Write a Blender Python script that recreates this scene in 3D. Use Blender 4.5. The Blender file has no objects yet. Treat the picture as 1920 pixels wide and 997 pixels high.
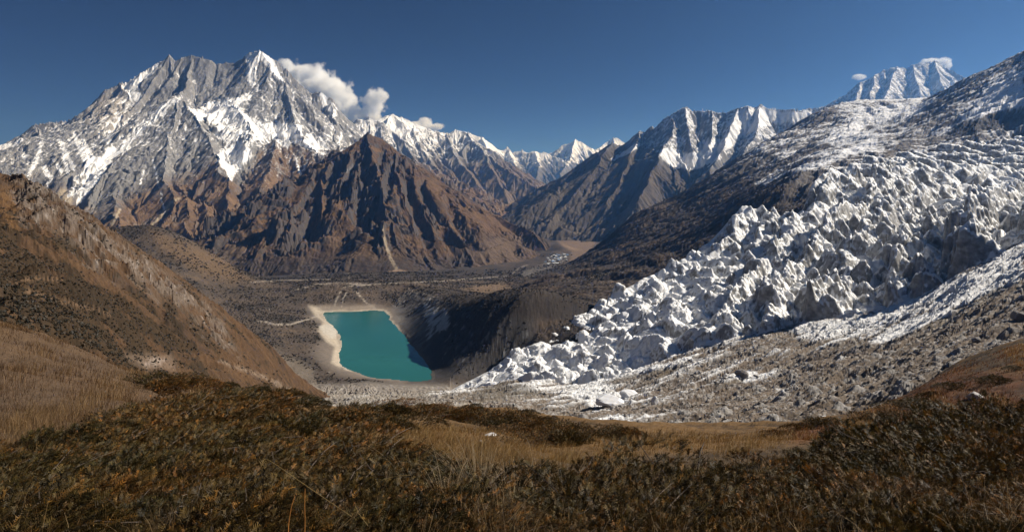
import bpy, bmesh, math, random, time
import numpy as np
from mathutils import Vector, Matrix
T0 = time.time()
rng = np.random.default_rng(7)
random.seed(7)
SC = bpy.context.scene
COL = SC.collection

# ------------------------------------------------------------------ camera, sky, sun, exposure
F = 1144.0            # focal length in photo pixels (photo is 1920 x 997)
HZ = 350.0            # eye level in the photo
cam = bpy.data.cameras.new("camera"); cam_ob = bpy.data.objects.new("camera", cam); COL.objects.link(cam_ob)
cam_ob.location = (0, 0, 0); cam_ob.rotation_euler = (math.radians(90), 0, 0)
cam.sensor_width = 36.0; cam.lens = F / 1920 * 36.0; cam.shift_y = -(498.5 - HZ) / 1920
cam.clip_start = 0.1; cam.clip_end = 120000
SC.camera = cam_ob

SUN_AZ, SUN_EL = 85.0, 37.0      # degrees to the right of the view, degrees up
w = bpy.data.worlds.new("World"); SC.world = w; w.use_nodes = True
nt = w.node_tree; bg = nt.nodes["Background"]
sky = nt.nodes.new("ShaderNodeTexSky"); sky.sky_type = 'NISHITA'; sky.sun_disc = False
sky.sun_elevation = math.radians(SUN_EL); sky.sun_rotation = math.radians(SUN_AZ)
sky.altitude = 4000; sky.air_density = 0.3; sky.dust_density = 0.05; sky.ozone_density = 6.0
nt.links.new(sky.outputs[0], bg.inputs[0]); bg.inputs[1].default_value = 0.05
sun = bpy.data.lights.new("sun", 'SUN'); sun.energy = 5.0; sun.angle = math.radians(0.5); sun.color = (1.0, 0.955, 0.90)
sun_ob = bpy.data.objects.new("sun", sun); COL.objects.link(sun_ob)
a, e = math.radians(SUN_AZ), math.radians(SUN_EL)
SUNV = Vector((math.sin(a) * math.cos(e), math.cos(a) * math.cos(e), math.sin(e)))
sun_ob.rotation_euler = SUNV.to_track_quat('Z', 'Y').to_euler()
SC.view_settings.view_transform = 'Standard'; SC.view_settings.look = 'None'
SC.view_settings.gamma = 1; SC.view_settings.use_curve_mapping = False
SC.view_settings.exposure = 0.42
SC.render.engine = 'CYCLES'
SC.cycles.max_bounces = 16; SC.cycles.diffuse_bounces = 2; SC.cycles.glossy_bounces = 2
SC.cycles.transmission_bounces = 2; SC.cycles.volume_bounces = 16; SC.cycles.transparent_max_bounces = 8
SC.cycles.use_denoising = True
HAZE_DENSITY = 3.1e-5

# ------------------------------------------------------------------ numpy noise toolbox
f32 = np.float32
def h2(ix, iy, s=0):
    n = (ix.astype(np.int64) * 374761393 + iy.astype(np.int64) * 668265263 + s * 1442695041) & 0xffffffff
    n = ((n ^ (n >> 13)) * 1274126177) & 0xffffffff
    n = ((n ^ (n >> 16)) * 2246822519) & 0xffffffff
    return ((n ^ (n >> 15)) & 0xffffff).astype(f32) / f32(16777216.0)
def perlin(x, y, s=0):
    ix = np.floor(x); iy = np.floor(y); fx = (x - ix).astype(f32); fy = (y - iy).astype(f32)
    u = fx * fx * fx * (fx * (fx * 6 - 15) + 10); v = fy * fy * fy * (fy * (fy * 6 - 15) + 10)
    def g(dx, dy):
        an = h2(ix + dx, iy + dy, s) * f32(6.2831853)
        return np.cos(an) * (fx - dx) + np.sin(an) * (fy - dy)
    a = g(0, 0); b = g(1, 0); c = g(0, 1); d = g(1, 1)
    return (a + (b - a) * u + (c - a) * v + (a - b - c + d) * u * v) * f32(1.5)
def fbm(x, y, o=5, s=0, gain=.5, lac=2.03):
    t = 0; am = 1; n = 0
    for i in range(o):
        t = t + am * perlin(x, y, s + i * 17); n += am; am *= gain; x = x * lac + 13.7; y = y * lac + 7.1
    return t / n
def ridged(x, y, o=5, s=0, gain=.5, lac=2.07):
    t = 0; am = 1; n = 0; wgt = 1
    for i in range(o):
        r = 1 - np.abs(perlin(x, y, s + i * 31)); r = r * r
        t = t + am * r * wgt; n += am; wgt = np.clip(r * 1.6, 0, 1); am *= gain; x = x * lac + 5.3; y = y * lac + 9.2
    return t / n
def worley(x, y, s=0, jit=.9):
    """F1, F2, random id, offset to the nearest feature point"""
    ix = np.floor(x); iy = np.floor(y)
    f1 = np.full(x.shape, 9., f32); f2 = f1.copy(); cid = np.zeros(x.shape, f32); ox = cid.copy(); oy = cid.copy()
    for i in (-1, 0, 1):
        for j in (-1, 0, 1):
            cx = ix + i; cy = iy + j
            qx = cx + .5 + (h2(cx, cy, s) - .5) * jit; qy = cy + .5 + (h2(cx, cy, s + 5) - .5) * jit
            dx = (x - qx).astype(f32); dy = (y - qy).astype(f32); d = np.sqrt(dx * dx + dy * dy)
            m = d < f1
            f2 = np.where(m, f1, np.minimum(f2, d))
            cid = np.where(m, h2(cx, cy, s + 9), cid); ox = np.where(m, dx, ox); oy = np.where(m, dy, oy)
            f1 = np.where(m, d, f1)
    return f1, f2, cid, ox, oy
def ss(a, b, x):
    t = np.clip((x - a) / (b - a), 0, 1); return t * t * (3 - 2 * t)
def erode_octave(x, y, dx, dy, s):
    ix = np.floor(x); iy = np.floor(y); fx = (x - ix).astype(f32); fy = (y - iy).astype(f32)
    v = np.zeros(x.shape, f32); gx = v.copy(); gy = v.copy(); wt = v.copy()
    for i in (-1, 0, 1, 2):
        for j in (-1, 0, 1, 2):
            hx = h2(ix - i, iy - j, s) * f32(.5); hy = h2(ix - i, iy - j, s + 3) * f32(.5)
            px = fx + i - hx; py = fy + j - hy
            w_ = np.exp(-2 * (px * px + py * py)); wt += w_
            m = (px * dx + py * dy) * f32(6.2831853)
            v += np.cos(m) * w_; sn = -np.sin(m) * w_
            gx += sn * (px + dx); gy += sn * (py + dy)
    return v / wt, gx / wt, gy / wt
def erosion(X, Y, gX, gY, wave, amp, octs=5, strength=1.4, branch=1.3, s=0, gain=.48):
    """branching gullies that run down the slope (gX, gY)"""
    L = np.sqrt(gX * gX + gY * gY) + 1e-6
    k = strength * np.minimum(1, L / .5)
    dx = gY / L * k; dy = -gX / L * k
    h = np.zeros(X.shape, f32); a_ = 1.0; n = 0; ex = np.zeros(X.shape, f32); ey = ex.copy(); fq = 1 / wave
    for o in range(octs):
        v, gx, gy = erode_octave(X * fq + 31 * o, Y * fq + 17 * o, dx + ey * branch, dy - ex * branch, s + o * 7)
        h += v * a_; ex = ex + gx * a_ * .3; ey = ey + gy * a_ * .3; n += a_; a_ *= gain; fq *= 2.0
    return h / n * amp

# ------------------------------------------------------------------ terrain patches (fan-shaped grids, finer close to the viewer)
def world(px, py, d):
    return ((px - 960) / F * d, d, (HZ - py) / F * d)
class Patch:
    def __init__(s, px0, px1, nu, ys):
        s.u = ((np.linspace(px0, px1, nu) - 960) / F).astype(f32); s.y = np.asarray(ys, f32)
        s.U, s.Y = np.meshgrid(s.u, s.y); s.X = s.U * s.Y; s.PX = 960 + F * s.U
        s.z = np.zeros_like(s.X)
    def grad(s, z=None):
        z = s.z if z is None else z
        zu = np.gradient(z, s.u, axis=1); zy = np.gradient(z, s.y, axis=0)
        gx = zu / s.Y; return gx, zy - s.U * gx
    @property
    def PY(s): return HZ - F * s.z / s.Y
    def nz(s):
        gx, gy = s.grad(); return 1 / np.sqrt(1 + gx * gx + gy * gy)
    def lap(s, r=2):
        """small-scale relief: height above the local mean"""
        z = s.z; m = z.copy()
        for ax in (0, 1):
            acc = 0
            for k in range(-r, r + 1): acc = acc + np.roll(m, k, ax)
            m = acc / (2 * r + 1)
        return z - m
    def at(s, x, y):
        """height (bilinear) at world x, y arrays"""
        x = np.asarray(x, float); y = np.asarray(y, float)
        fi = np.interp(y, s.y, np.arange(len(s.y))); fj = np.interp(x / y, s.u, np.arange(len(s.u)))
        i = np.clip(fi.astype(int), 0, len(s.y) - 2); j = np.clip(fj.astype(int), 0, len(s.u) - 2)
        a_ = fi - i; b_ = fj - j; z = s.z
        return (z[i, j] * (1 - a_) * (1 - b_) + z[i + 1, j] * a_ * (1 - b_) + z[i, j + 1] * (1 - a_) * b_ + z[i + 1, j + 1] * a_ * b_)
    def hit(s, px, py):
        """first point of this patch seen at photo position px, py"""
        j = int(np.clip(np.interp((px - 960) / F, s.u, np.arange(len(s.u))), 0, len(s.u) - 1))
        k = np.nonzero(s.PY[:, j] <= py)[0]
        i = k[0] if len(k) else len(s.y) - 1
        return float(s.X[i, j]), float(s.y[i]), float(s.z[i, j])
    def build(s, name, mat, col, wet=None, keep=None, smooth=False):
        ny, nu = s.X.shape
        co = np.stack([s.X, s.Y, s.z], -1).reshape(-1, 3).astype(f32)
        idx = np.arange(ny * nu, dtype=np.int32).reshape(ny, nu)
        q = np.stack([idx[:-1, :-1], idx[:-1, 1:], idx[1:, 1:], idx[1:, :-1]], -1).reshape(-1, 4)
        if keep is not None:
            kq = (keep[:-1, :-1] | keep[:-1, 1:] | keep[1:, 1:] | keep[1:, :-1]).reshape(-1); q = q[kq]
            used = np.unique(q); mp = np.zeros(ny * nu, np.int32); mp[used] = np.arange(len(used))
            q = mp[q]; co = co[used]; col = col.reshape(-1, 3)[used]; wet = None if wet is None else wet.reshape(-1)[used]
        return mesh_np(name, co, q, mat, col.reshape(-1, 3), wet if wet is None else wet.reshape(-1), smooth)
def mesh_np(name, co, q, mat, col=None, wet=None, smooth=False):
    me = bpy.data.meshes.new(name); n = len(co); m = len(q); k = q.shape[1]
    me.vertices.add(n); me.vertices.foreach_set("co", np.ascontiguousarray(co, f32).ravel())
    me.loops.add(m * k); me.loops.foreach_set("vertex_index", np.ascontiguousarray(q, np.int32).ravel())
    me.polygons.add(m); me.polygons.foreach_set("loop_start", np.arange(0, m * k, k, dtype=np.int32))
    if smooth: me.polygons.foreach_set("use_smooth", np.ones(m, bool))
    else: me.polygons.foreach_set("use_smooth", np.zeros(m, bool))
    if col is not None:
        at = me.attributes.new("tint", 'FLOAT_COLOR', 'POINT'); c4 = np.ones((n, 4), f32); c4[:, :3] = col
        at.data.foreach_set("color", c4.ravel())
    if wet is not None:
        at = me.attributes.new("gloss", 'FLOAT', 'POINT'); at.data.foreach_set("value", np.ascontiguousarray(wet, f32).ravel())
    me.update(); me.validate()
    me.materials.append(mat)
    o = bpy.data.objects.new(name, me); COL.objects.link(o); return o
def structure(o): o['kind'] = 'structure'; return o

class TPS:
    """thin-plate surface through control points; works on the angle below eye level in (bearing, log distance)"""
    def __init__(s, pts, smooth=1e-5, zmode=False):
        p = np.array(pts, float); s.a = (p[:, 0] - 960) / F; s.b = np.log(p[:, 2]) * .6; v = (HZ - p[:, 1]) / F
        n = len(p); K = s.k(s.a[:, None] - s.a[None], s.b[:, None] - s.b[None]) + smooth * np.eye(n)
        Pm = np.c_[np.ones(n), s.a, s.b]; A = np.zeros((n + 3, n + 3)); A[:n, :n] = K; A[:n, n:] = Pm; A[n:, :n] = Pm.T
        s.w = np.linalg.solve(A, np.r_[v, 0, 0, 0])
    @staticmethod
    def k(a, b):
        r2 = a * a + b * b; return .5 * r2 * np.log(r2 + 1e-12)
    def __call__(s, U, Y):
        B = np.log(Y) * .6; o = s.w[-3] + s.w[-2] * U + s.w[-1] * B
        for i in range(len(s.a)): o = o + s.w[i] * s.k(U - s.a[i], B - s.b[i])
        return (o * Y).astype(f32)

def seg_dist(x, y, x0, y0, x1, y1):
    vx, vy = x1 - x0, y1 - y0; l2 = vx * vx + vy * vy + 1e-9
    t = np.clip(((x - x0) * vx + (y - y0) * vy) / l2, 0, 1)
    return np.sqrt((x - x0 - t * vx) ** 2 + (y - y0 - t * vy) ** 2), t
def smax(a, b, k):
    h = np.clip(.5 + .5 * (a - b) / k, 0, 1); return b + (a - b) * h + k * h * (1 - h)
def ridge_field(X, Y, ridges, k=60):
    h = np.full(X.shape, -3000., f32); dd = np.full(X.shape, 1e5, f32)
    for r in ridges:
        pts = [world(*p) for p in r['p']]; s0 = r.get('s0', 1.0); s1 = r.get('s1', .5); L = r.get('L', 800.)
        hr = np.full(X.shape, -3000., f32)
        for (x0, y0, z0), (x1, y1, z1) in zip(pts[:-1], pts[1:]):
            d, t = seg_dist(X, Y, x0, y0, x1, y1)
            hr = np.maximum(hr, z0 + (z1 - z0) * t - (s1 * d + (s0 - s1) * L * (1 - np.exp(-d / L))))
            dd = np.minimum(dd, d)
        h = smax(h, hr, k)
    return h, dd

def stroke(px, py, pts, w0, w1=None):
    """soft mask of a band along a polyline; width may change along it"""
    w1 = w0 if w1 is None else w1; m = np.zeros(px.shape, f32); n = len(pts) - 1
    for i in range(n):
        d, t = seg_dist(px, py, *pts[i], *pts[i + 1]); wd = w0 + (w1 - w0) * (i + t) / n
        m = np.maximum(m, 1 - ss(.45, 1.3, d / wd))
    return m
def poly_sd(px, py, pts):
    """signed distance to a polygon, positive inside"""
    ins = np.zeros(px.shape, bool); dm = np.full(px.shape, 1e9, f32); n = len(pts)
    for i in range(n):
        (x0, y0), (x1, y1) = pts[i], pts[(i + 1) % n]
        d, _ = seg_dist(px, py, x0, y0, x1, y1); dm = np.minimum(dm, d)
        if y0 != y1:
            c = ((y0 > py) != (y1 > py)) & (px < (x1 - x0) * (py - y0) / (y1 - y0) + x0); ins ^= c
    return np.where(ins, dm, -dm)
def area(px, py, pts, fe=8): return ss(-fe, fe, poly_sd(px, py, pts))
def mixc(c, col, m):
    return c + (np.asarray(col, f32) - c) * m[..., None]
def flat(P, col): return np.broadcast_to(np.asarray(col, f32), P.X.shape + (3,)).copy()

# ------------------------------------------------------------------ materials
def mat_ground(name, grain=6.0, grain_amt=.35, bump=.4, bump_dist=1.0, rough=.95, detail=6, sheen=None):
    m = bpy.data.materials.new(name); m.use_nodes = True; n = m.node_tree; b = n.nodes["Principled BSDF"]; lk = n.links.new
    at = n.nodes.new("ShaderNodeAttribute"); at.attribute_name = "tint"
    tc = n.nodes.new("ShaderNodeTexCoord")
    mp = n.nodes.new("ShaderNodeMapping"); mp.inputs["Scale"].default_value = (1 / grain,) * 3; lk(tc.outputs["Object"], mp.inputs[0])
    nz = n.nodes.new("ShaderNodeTexNoise"); nz.inputs["Scale"].default_value = 1; nz.inputs["Detail"].default_value = detail; nz.inputs["Roughness"].default_value = .7
    lk(mp.outputs[0], nz.inputs["Vector"])
    mr = n.nodes.new("ShaderNodeMapRange"); mr.inputs[1].default_value = .25; mr.inputs[2].default_value = .75
    mr.inputs[3].default_value = 1 - grain_amt; mr.inputs[4].default_value = 1 + grain_amt; lk(nz.outputs[0], mr.inputs[0])
    mx = n.nodes.new("ShaderNodeVectorMath"); mx.operation = 'SCALE'; lk(at.outputs["Color"], mx.inputs[0]); lk(mr.outputs[0], mx.inputs["Scale"])
    lk(mx.outputs[0], b.inputs["Base Color"])
    b.inputs["Roughness"].default_value = rough; b.inputs["Specular IOR Level"].default_value = .15
    if bump:
        bp = n.nodes.new("ShaderNodeBump"); bp.inputs["Strength"].default_value = bump; bp.inputs["Distance"].default_value = bump_dist
        lk(nz.outputs[0], bp.inputs["Height"]); lk(bp.outputs[0], b.inputs["Normal"])
    return m
def mat_glacier():
    """snow on whatever faces up, streaked dirty ice on the steep faces"""
    m = bpy.data.materials.new("glacier ice and snow"); m.use_nodes = True; n = m.node_tree; b = n.nodes["Principled BSDF"]; lk = n.links.new
    def noise(scale, det, rough=.6, vec=None):
        z = n.nodes.new("ShaderNodeTexNoise"); z.inputs["Scale"].default_value = scale; z.inputs["Detail"].default_value = det; z.inputs["Roughness"].default_value = rough; lk(vec or tc.outputs["Object"], z.inputs["Vector"]); return z.outputs[0]
    def math_(op, a_, b_, c_=None):
        q = n.nodes.new("ShaderNodeMath"); q.operation = op
        for i, v in enumerate((a_, b_, c_)):
            if v is None: continue
            if isinstance(v, (int, float)): q.inputs[i].default_value = v
            else: lk(v, q.inputs[i])
        return q.outputs[0]
    tc = n.nodes.new("ShaderNodeTexCoord"); ge = n.nodes.new("ShaderNodeNewGeometry"); sx = n.nodes.new("ShaderNodeSeparateXYZ"); lk(ge.outputs["Normal"], sx.inputs[0])
    at = n.nodes.new("ShaderNodeAttribute"); at.attribute_name = "tint"; sp = n.nodes.new("ShaderNodeSeparateXYZ"); lk(at.outputs["Vector"], sp.inputs[0])
    mp = n.nodes.new("ShaderNodeMapping"); mp.inputs["Scale"].default_value = (1, 1, 1.25); lk(tc.outputs["Object"], mp.inputs[0])
    big = noise(.035, 5); fine = noise(.22, 7, .68); band = noise(.10, 6, .62, mp.outputs[0])
    v = math_('MULTIPLY_ADD', sx.outputs["Z"], 1.35, -.66 ); v = math_('MULTIPLY_ADD', fine, .75, v); v = math_('MULTIPLY_ADD', big, .5, v); v = math_('ADD', v, sp.outputs["X"])
    mr = n.nodes.new("ShaderNodeMapRange"); mr.interpolation_type = 'SMOOTHSTEP'; mr.inputs[1].default_value = .50; mr.inputs[2].default_value = .72; lk(v, mr.inputs[0])
    ice = n.nodes.new("ShaderNodeValToRGB"); e_ = ice.color_ramp.elements; e_[0].position = .34; e_[0].color = (.13, .125, .12, 1); e_[1].position = .66; e_[1].color = (.44, .44, .43, 1)
    k = e_.new(.5); k.color = (.26, .25, .235, 1); lk(band, ice.inputs[0])
    mx = n.nodes.new("ShaderNodeMix"); mx.data_type = 'RGBA'; lk(mr.outputs[0], mx.inputs[0]); lk(ice.outputs[0], mx.inputs[6]); mx.inputs[7].default_value = (.84, .84, .835, 1)
    lk(mx.outputs[2], b.inputs["Base Color"]); b.inputs["Roughness"].default_value = .7; b.inputs["Specular IOR Level"].default_value = .25
    bp = n.nodes.new("ShaderNodeBump"); bp.inputs["Strength"].default_value = .55; bp.inputs["Distance"].default_value = 2.2; lk(fine, bp.inputs["Height"]); lk(bp.outputs[0], b.inputs["Normal"])
    return m
def mat_plain(name, col, rough=.8, var=.25, scale=8., spec=.2):
    m = bpy.data.materials.new(name); m.use_nodes = True; n = m.node_tree; b = n.nodes["Principled BSDF"]; lk = n.links.new
    tc = n.nodes.new("ShaderNodeTexCoord"); nz = n.nodes.new("ShaderNodeTexNoise"); nz.inputs["Scale"].default_value = scale; nz.inputs["Detail"].default_value = 5
    lk(tc.outputs["Object"], nz.inputs["Vector"])
    cr = n.nodes.new("ShaderNodeValToRGB"); c = np.array(col)
    cr.color_ramp.elements[0].color = (*(c * (1 - var)), 1); cr.color_ramp.elements[1].color = (*np.minimum(c * (1 + var), .9), 1)
    cr.color_ramp.elements[0].position = .3; cr.color_ramp.elements[1].position = .7
    lk(nz.outputs[0], cr.inputs[0]); lk(cr.outputs[0], b.inputs["Base Color"])
    b.inputs["Roughness"].default_value = rough; b.inputs["Specular IOR Level"].default_value = spec
    return m
# ------------------------------------------------------------------ air
LAKE = -350.0
def logspace(a, b, n): return np.exp(np.linspace(math.log(a), math.log(b), n))

# ------------------------------------------------------------------ snow massif on the left
def make_massif():
    P = Patch(-120, 1010, 720, logspace(3300, 10600, 560))
    R = [
     dict(p=[(-400,345,8200),(-150,318,8200),(0,275,8200),(40,260,8200),(65,236,8250),(100,226,8300),(150,223,8400),(170,196,8500),(195,175,8550),(222,157,8600),(238,153,8650),(265,135,8700),(290,121,8800),(303,114,8850),(314,103,8900),(326,114,8900),(345,105,8950),(368,106,8950),(392,112,8950),(400,119,9000),(430,118,9000),(455,107,9000),(470,99,9000),(484,94,9000),(498,101,9000),(515,112,9000),(535,130,9000),(560,155,9000),(582,175,9050),(602,172,9000),(622,186,9000),(640,215,9000),(652,240,9000),(690,262,9000),(760,330,8800),(900,395,8500)], s0=1.5, s1=.46, L=650),
     dict(p=[(222,157,8600),(240,185,8300),(236,215,8000),(218,250,7500),(205,275,7200)], s0=1.3, s1=.8, L=300),
     dict(p=[(314,103,8900),(296,140,8650),(272,172,8350),(240,215,7900),(232,235,7700)], s0=1.5, s1=.8, L=300),
     dict(p=[(359,106,8950),(353,145,8600),(344,172,8150),(326,183,7700)], s0=1.5, s1=.8, L=300),
     dict(p=[(326,183,7700),(296,213,7450),(262,247,7100),(226,294,6600),(190,336,6100),(166,372,5700),(150,415,5200)], s0=1.3, s1=.75, L=350),
     dict(p=[(326,183,7700),(345,190,7600),(362,215,7300),(385,245,7000),(407,290,6500),(424,345,5900),(426,400,5300),(440,470,4500),(450,520,3900)], s0=.9, s1=.62, L=350),
     dict(p=[(335,186,7650),(318,255,6900),(305,330,6100),(330,380,5500),(300,430,4900),(270,480,4300)], s0=.8, s1=.62, L=350),
     dict(p=[(486,96,9000),(478,140,8650),(474,180,8350),(490,222,7900)], s0=1.6, s1=.9, L=300),
     dict(p=[(490,98,9000),(512,130,8700),(534,152,8550),(548,200,8050),(556,232,7700),(582,275,7200),(610,300,6900)], s0=1.1, s1=.75, L=300),
     dict(p=[(395,200,8000),(435,197,7750),(455,215,7500),(468,232,7250)], s0=1.0, s1=.7, L=200),
     dict(p=[(620,190,8900),(628,240,8300),(640,280,7800)], s0=1.1, s1=.8, L=300),
     dict(p=[(495,278,7000),(520,262,7050),(545,265,7000),(590,285,6900),(620,300,6700)], s0=.9, s1=.62, L=300),
     dict(p=[(520,262,7050),(505,310,6350),(488,365,5650),(480,430,4900),(500,490,4200),(520,520,3800)], s0=.8, s1=.6, L=350),
     dict(p=[(590,285,6900),(572,340,6200),(548,380,5700),(530,430,5000)], s0=.8, s1=.6, L=350),
     dict(p=[(65,236,8250),(85,285,7600),(95,330,7000),(60,385,6300)], s0=.9, s1=.55, L=300),
     dict(p=[(110,228,8300),(128,290,7600),(142,345,6900),(120,390,6400)], s0=.9, s1=.55, L=300),
     dict(p=[(12,275,8100),(5,320,7500),(-20,380,6800)], s0=.9, s1=.55, L=300),
     dict(p=[(160,400,5500),(210,366,5700),(245,372,5800),(285,352,6100)], s0=.8, s1=.55, L=300),
     dict(p=[(210,366,5700),(225,420,5000),(235,470,4400)], s0=.8, s1=.6, L=300),
     dict(p=[(385,380,5500),(380,430,4900),(395,490,4200)], s0=.8, s1=.6, L=300),
     dict(p=[(350,370,5600),(352,420,4900),(350,480,4300)], s0=.8, s1=.6, L=300),
     dict(p=[(150,430,4700),(250,436,4500),(320,446,4300),(400,450,4200),(470,462,4050),(540,458,4150),(600,450,4250)], s0=.62, s1=.42, L=250),
    ]
    wx = fbm(P.X / 420, P.Y / 420, 4, 3) * 75; wy = fbm(P.X / 420, P.Y / 420, 4, 4) * 75
    h, dd = ridge_field(P.X + wx, P.Y + wy, R, 45)
    gx, gy = P.grad(h); fade = .22 + .78 * ss(0, 320, dd)
    e1 = erosion(P.X, P.Y, gx, gy, 760, 1., 6, 1.35, 1.4, 11, .46)
    PYm = HZ - F * h / P.Y; PXm = P.PX + wx * .1
    wall = area(PXm, PYm, [(345,112),(462,108),(474,165),(445,188),(400,198),(375,192),(352,170)], 10) + .7 * area(PXm, PYm, [(250,150),(310,118),(345,150),(338,182),(300,203),(260,212),(245,195)], 10)
    wall2 = area(PXm, PYm, [(326,188),(380,238),(428,345),(400,345),(330,350),(250,360),(180,375),(230,298),(300,222)], 12)
    h = h + e1 * 175 * fade * (1 - .6 * np.minimum(1, wall) - .35 * wall2) + (ridged(P.X / 420, P.Y / 420, 5, 21, .5) - .5) * 60 * fade + fbm(P.X / 55, P.Y / 55, 3, 25, .55) * 9
    P.z = h.astype(f32)
    px, py = P.PX, P.PY; z = P.z; nz = P.nz(); rel = P.lap(3); n1 = fbm(P.X / 190, P.Y / 190, 6, 31, .6); n2 = fbm(P.X / 38, P.Y / 38, 4, 37, .65)
    # rock: grey high up, brown grass low down
    rock = flat(P, (.165, .160, .158)); rock = mixc(rock, (.225, .212, .198), ss(-.1, .5, n1)); rock = mixc(rock, (.11, .106, .108), ss(.1, .6, -n1 + n2 * .5))
    strata = .5 + .5 * np.sin((z * .085 + P.X * .02 + n1 * 4)); rock = rock * (1 - .14 * (strata * ss(0, .5, n2 + .2))[..., None])
    rock = mixc(rock, (.36, .31, .25), area(px, py, [(185,165),(240,152),(240,215),(215,245),(160,225)], 14) * .55)
    brown = flat(P, (.11, .070, .043)); brown = mixc(brown, (.165, .105, .06), ss(-.1, .45, n1 + n2 * .4)); brown = mixc(brown, (.07, .055, .045), ss(.05, .5, -n1 + .3 * n2))
    line = np.interp(px, [0,120,180,250,330,400,430,450,490,520,560,620,700], [340,352,410,362,335,305,325,350,284,258,264,285,295])
    bz = ss(-26, 30, py - line + n1 * 26 + (nz - .72) * 14)
    c = mixc(rock, brown, np.zeros(1, f32)) if False else rock + (brown - rock) * bz[..., None]
    c = mixc(c, (.17, .15, .138), (1 - ss(.46, .58, nz)) * bz * .5)
    dark = ss(430, 500, py + n1 * 18) ; c = mixc(c, (.062, .052, .045), dark * .8 * ss(-.5, .3, n2 + .2))
    # scree and torrent streaks
    tan = np.maximum.reduce([stroke(px, py, [(120,385),(110,375),(118,362),(128,375)], 9), stroke(px + n2 * 6, py, [(300,405),(320,380),(335,372)], 4, 2), stroke(px + n2*5, py, [(210,420),(226,392)], 4, 2), stroke(px + n2*5, py, [(265,445),(300,405)], 3), stroke(px+n2*4, py, [(552,447),(580,460),(600,470),(625,478)], 4, 3)])
    c = mixc(c, (.36, .30, .22), np.clip(tan, 0, 1) * .8)
    # snow
    alt = np.interp(py, [90, 200, 260, 300, 340, 380, 420], [-.14, -.16, -.16, -.24, -.38, -.7, -1])
    S = alt + (nz - .60) * .9 + (-rel / 18).clip(-.2, .2) + n1 * .26 + n2 * .40 - e1 * .05
    streak = fbm((P.X + P.Y * .25) / 52 + n1 * 1.2, (P.Y + z) / 620, 5, 61, .62); S += streak * .52 + .10 * wall2 * streak - .26 * np.minimum(1, wall) - .10 * wall2 - .12 * area(px, py, [(0,270),(65,236),(150,225),(225,165),(230,200),(200,240),(120,262),(60,300)], 14)
    def add(m, k):
        nonlocal S; S = S + m * k
    A = lambda pts, fe=7: area(px + n1 * 7 + n2 * 5, py + n1 * 6 + n2 * 5, pts, fe)
    add(A([(232,160),(262,136),(275,138),(262,150),(250,170),(268,182),(262,188),(248,188)]), 1.4)
    add(A([(262,134),(300,112),(304,118),(285,140),(270,150)]), .9)
    add(A([(462,104),(484,94),(500,100),(512,112),(520,135),(532,152),(524,150),(500,122),(484,105),(480,130),(475,165),(466,152),(464,120)], 3), 3.0)
    add(A([(300,218),(338,184),(342,178),(330,182),(300,203),(262,238),(215,290),(228,288),(250,262)]), .9)
    add(A([(358,205),(375,215),(392,192),(430,186),(470,176),(468,184),(440,196),(455,212),(480,228),(520,235),(560,240),(562,252),(540,245),(520,250),(490,240),(460,235),(440,225),(420,222),(400,232),(385,222),(372,225)], 6), 1.3)
    add(A([(372,110),(378,106),(470,160),(462,172),(440,178)], 5), -.1)
    add(A([(400,225),(440,220),(500,238),(565,240),(562,270),(600,250),(612,275),(590,282),(555,270),(540,278),(510,262),(480,265),(455,275),(430,268),(405,262)]), .55)
    add(A([(410,290),(430,272),(462,272),(474,290),(455,312),(440,330),(432,338),(424,322),(412,305)]), 1.2)
    add(A([(492,250),(530,228),(565,236),(560,262),(520,258)]), .5)
    add(A([(210,270),(216,285),(200,310),(185,345),(160,375),(130,395),(120,380),(130,345),(168,305),(190,285)]), .95)
    add(A([(190,235),(222,200),(226,240),(215,262),(190,268),(175,255)]), .25)
    for pts, w0, w1 in [([(140,252),(150,280),(165,312)],3,6), ([(110,262),(122,285),(140,318)],3,5), ([(118,268),(120,295),(128,325)],3,5), ([(68,300),(58,320),(50,345)],6,3), ([(45,290),(52,305)],6,3), ([(85,318),(95,335),(88,352)],7,4), ([(100,300),(115,320)],4,5), ([(40,262),(30,270),(0,276)],5,5), ([(78,268),(70,295)],4,3), ([(155,265),(170,295)],5,8)]:
        add(stroke(px + n2 * 4, py, pts, w0, w1), .75)
    add(A([(568,255),(580,250),(600,262),(620,280),(610,300),(590,290),(572,280)]), .45)
    add(A([(594,175),(606,172),(622,190),(632,215),(625,222),(612,200)]), .9)
    for pts in [[(288,300),(294,330),(298,345),(303,372),(310,400)], [(556,300),(562,320),(572,335)], [(575,300),(570,322)], [(262,345),(270,320)], [(640,250),(636,275),(645,292)]]:
        add(stroke(px + n2 * 5 + n1 * 5, py, pts, 1.8, 2.0) * ss(-.35, .1, n2), 1.1)
    S -= .13 * ss(262, 310, py)
    sn = ss(.10, .26, S); sn *= ss(-150, 120, z + 450)
    n5 = fbm(P.X / 16, (P.Y + z) / 16, 4, 67, .7); dust = ss(.06, .40, n5 + streak * .6 + (nz - .62) * .8 + np.interp(py, [90, 240, 320, 370], [.10, .10, -.05, -.5])) * (1 - .45 * np.minimum(1, wall)); c = mixc(c, (.62, .62, .63), dust * .36)
    c = c + (np.array((.80, .80, .81), f32) - c) * sn[..., None]
    o = structure(P.build("snow_massif", mat_ground("massif rock and snow", 30, .22, .35, 8), c)); return P, o

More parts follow.
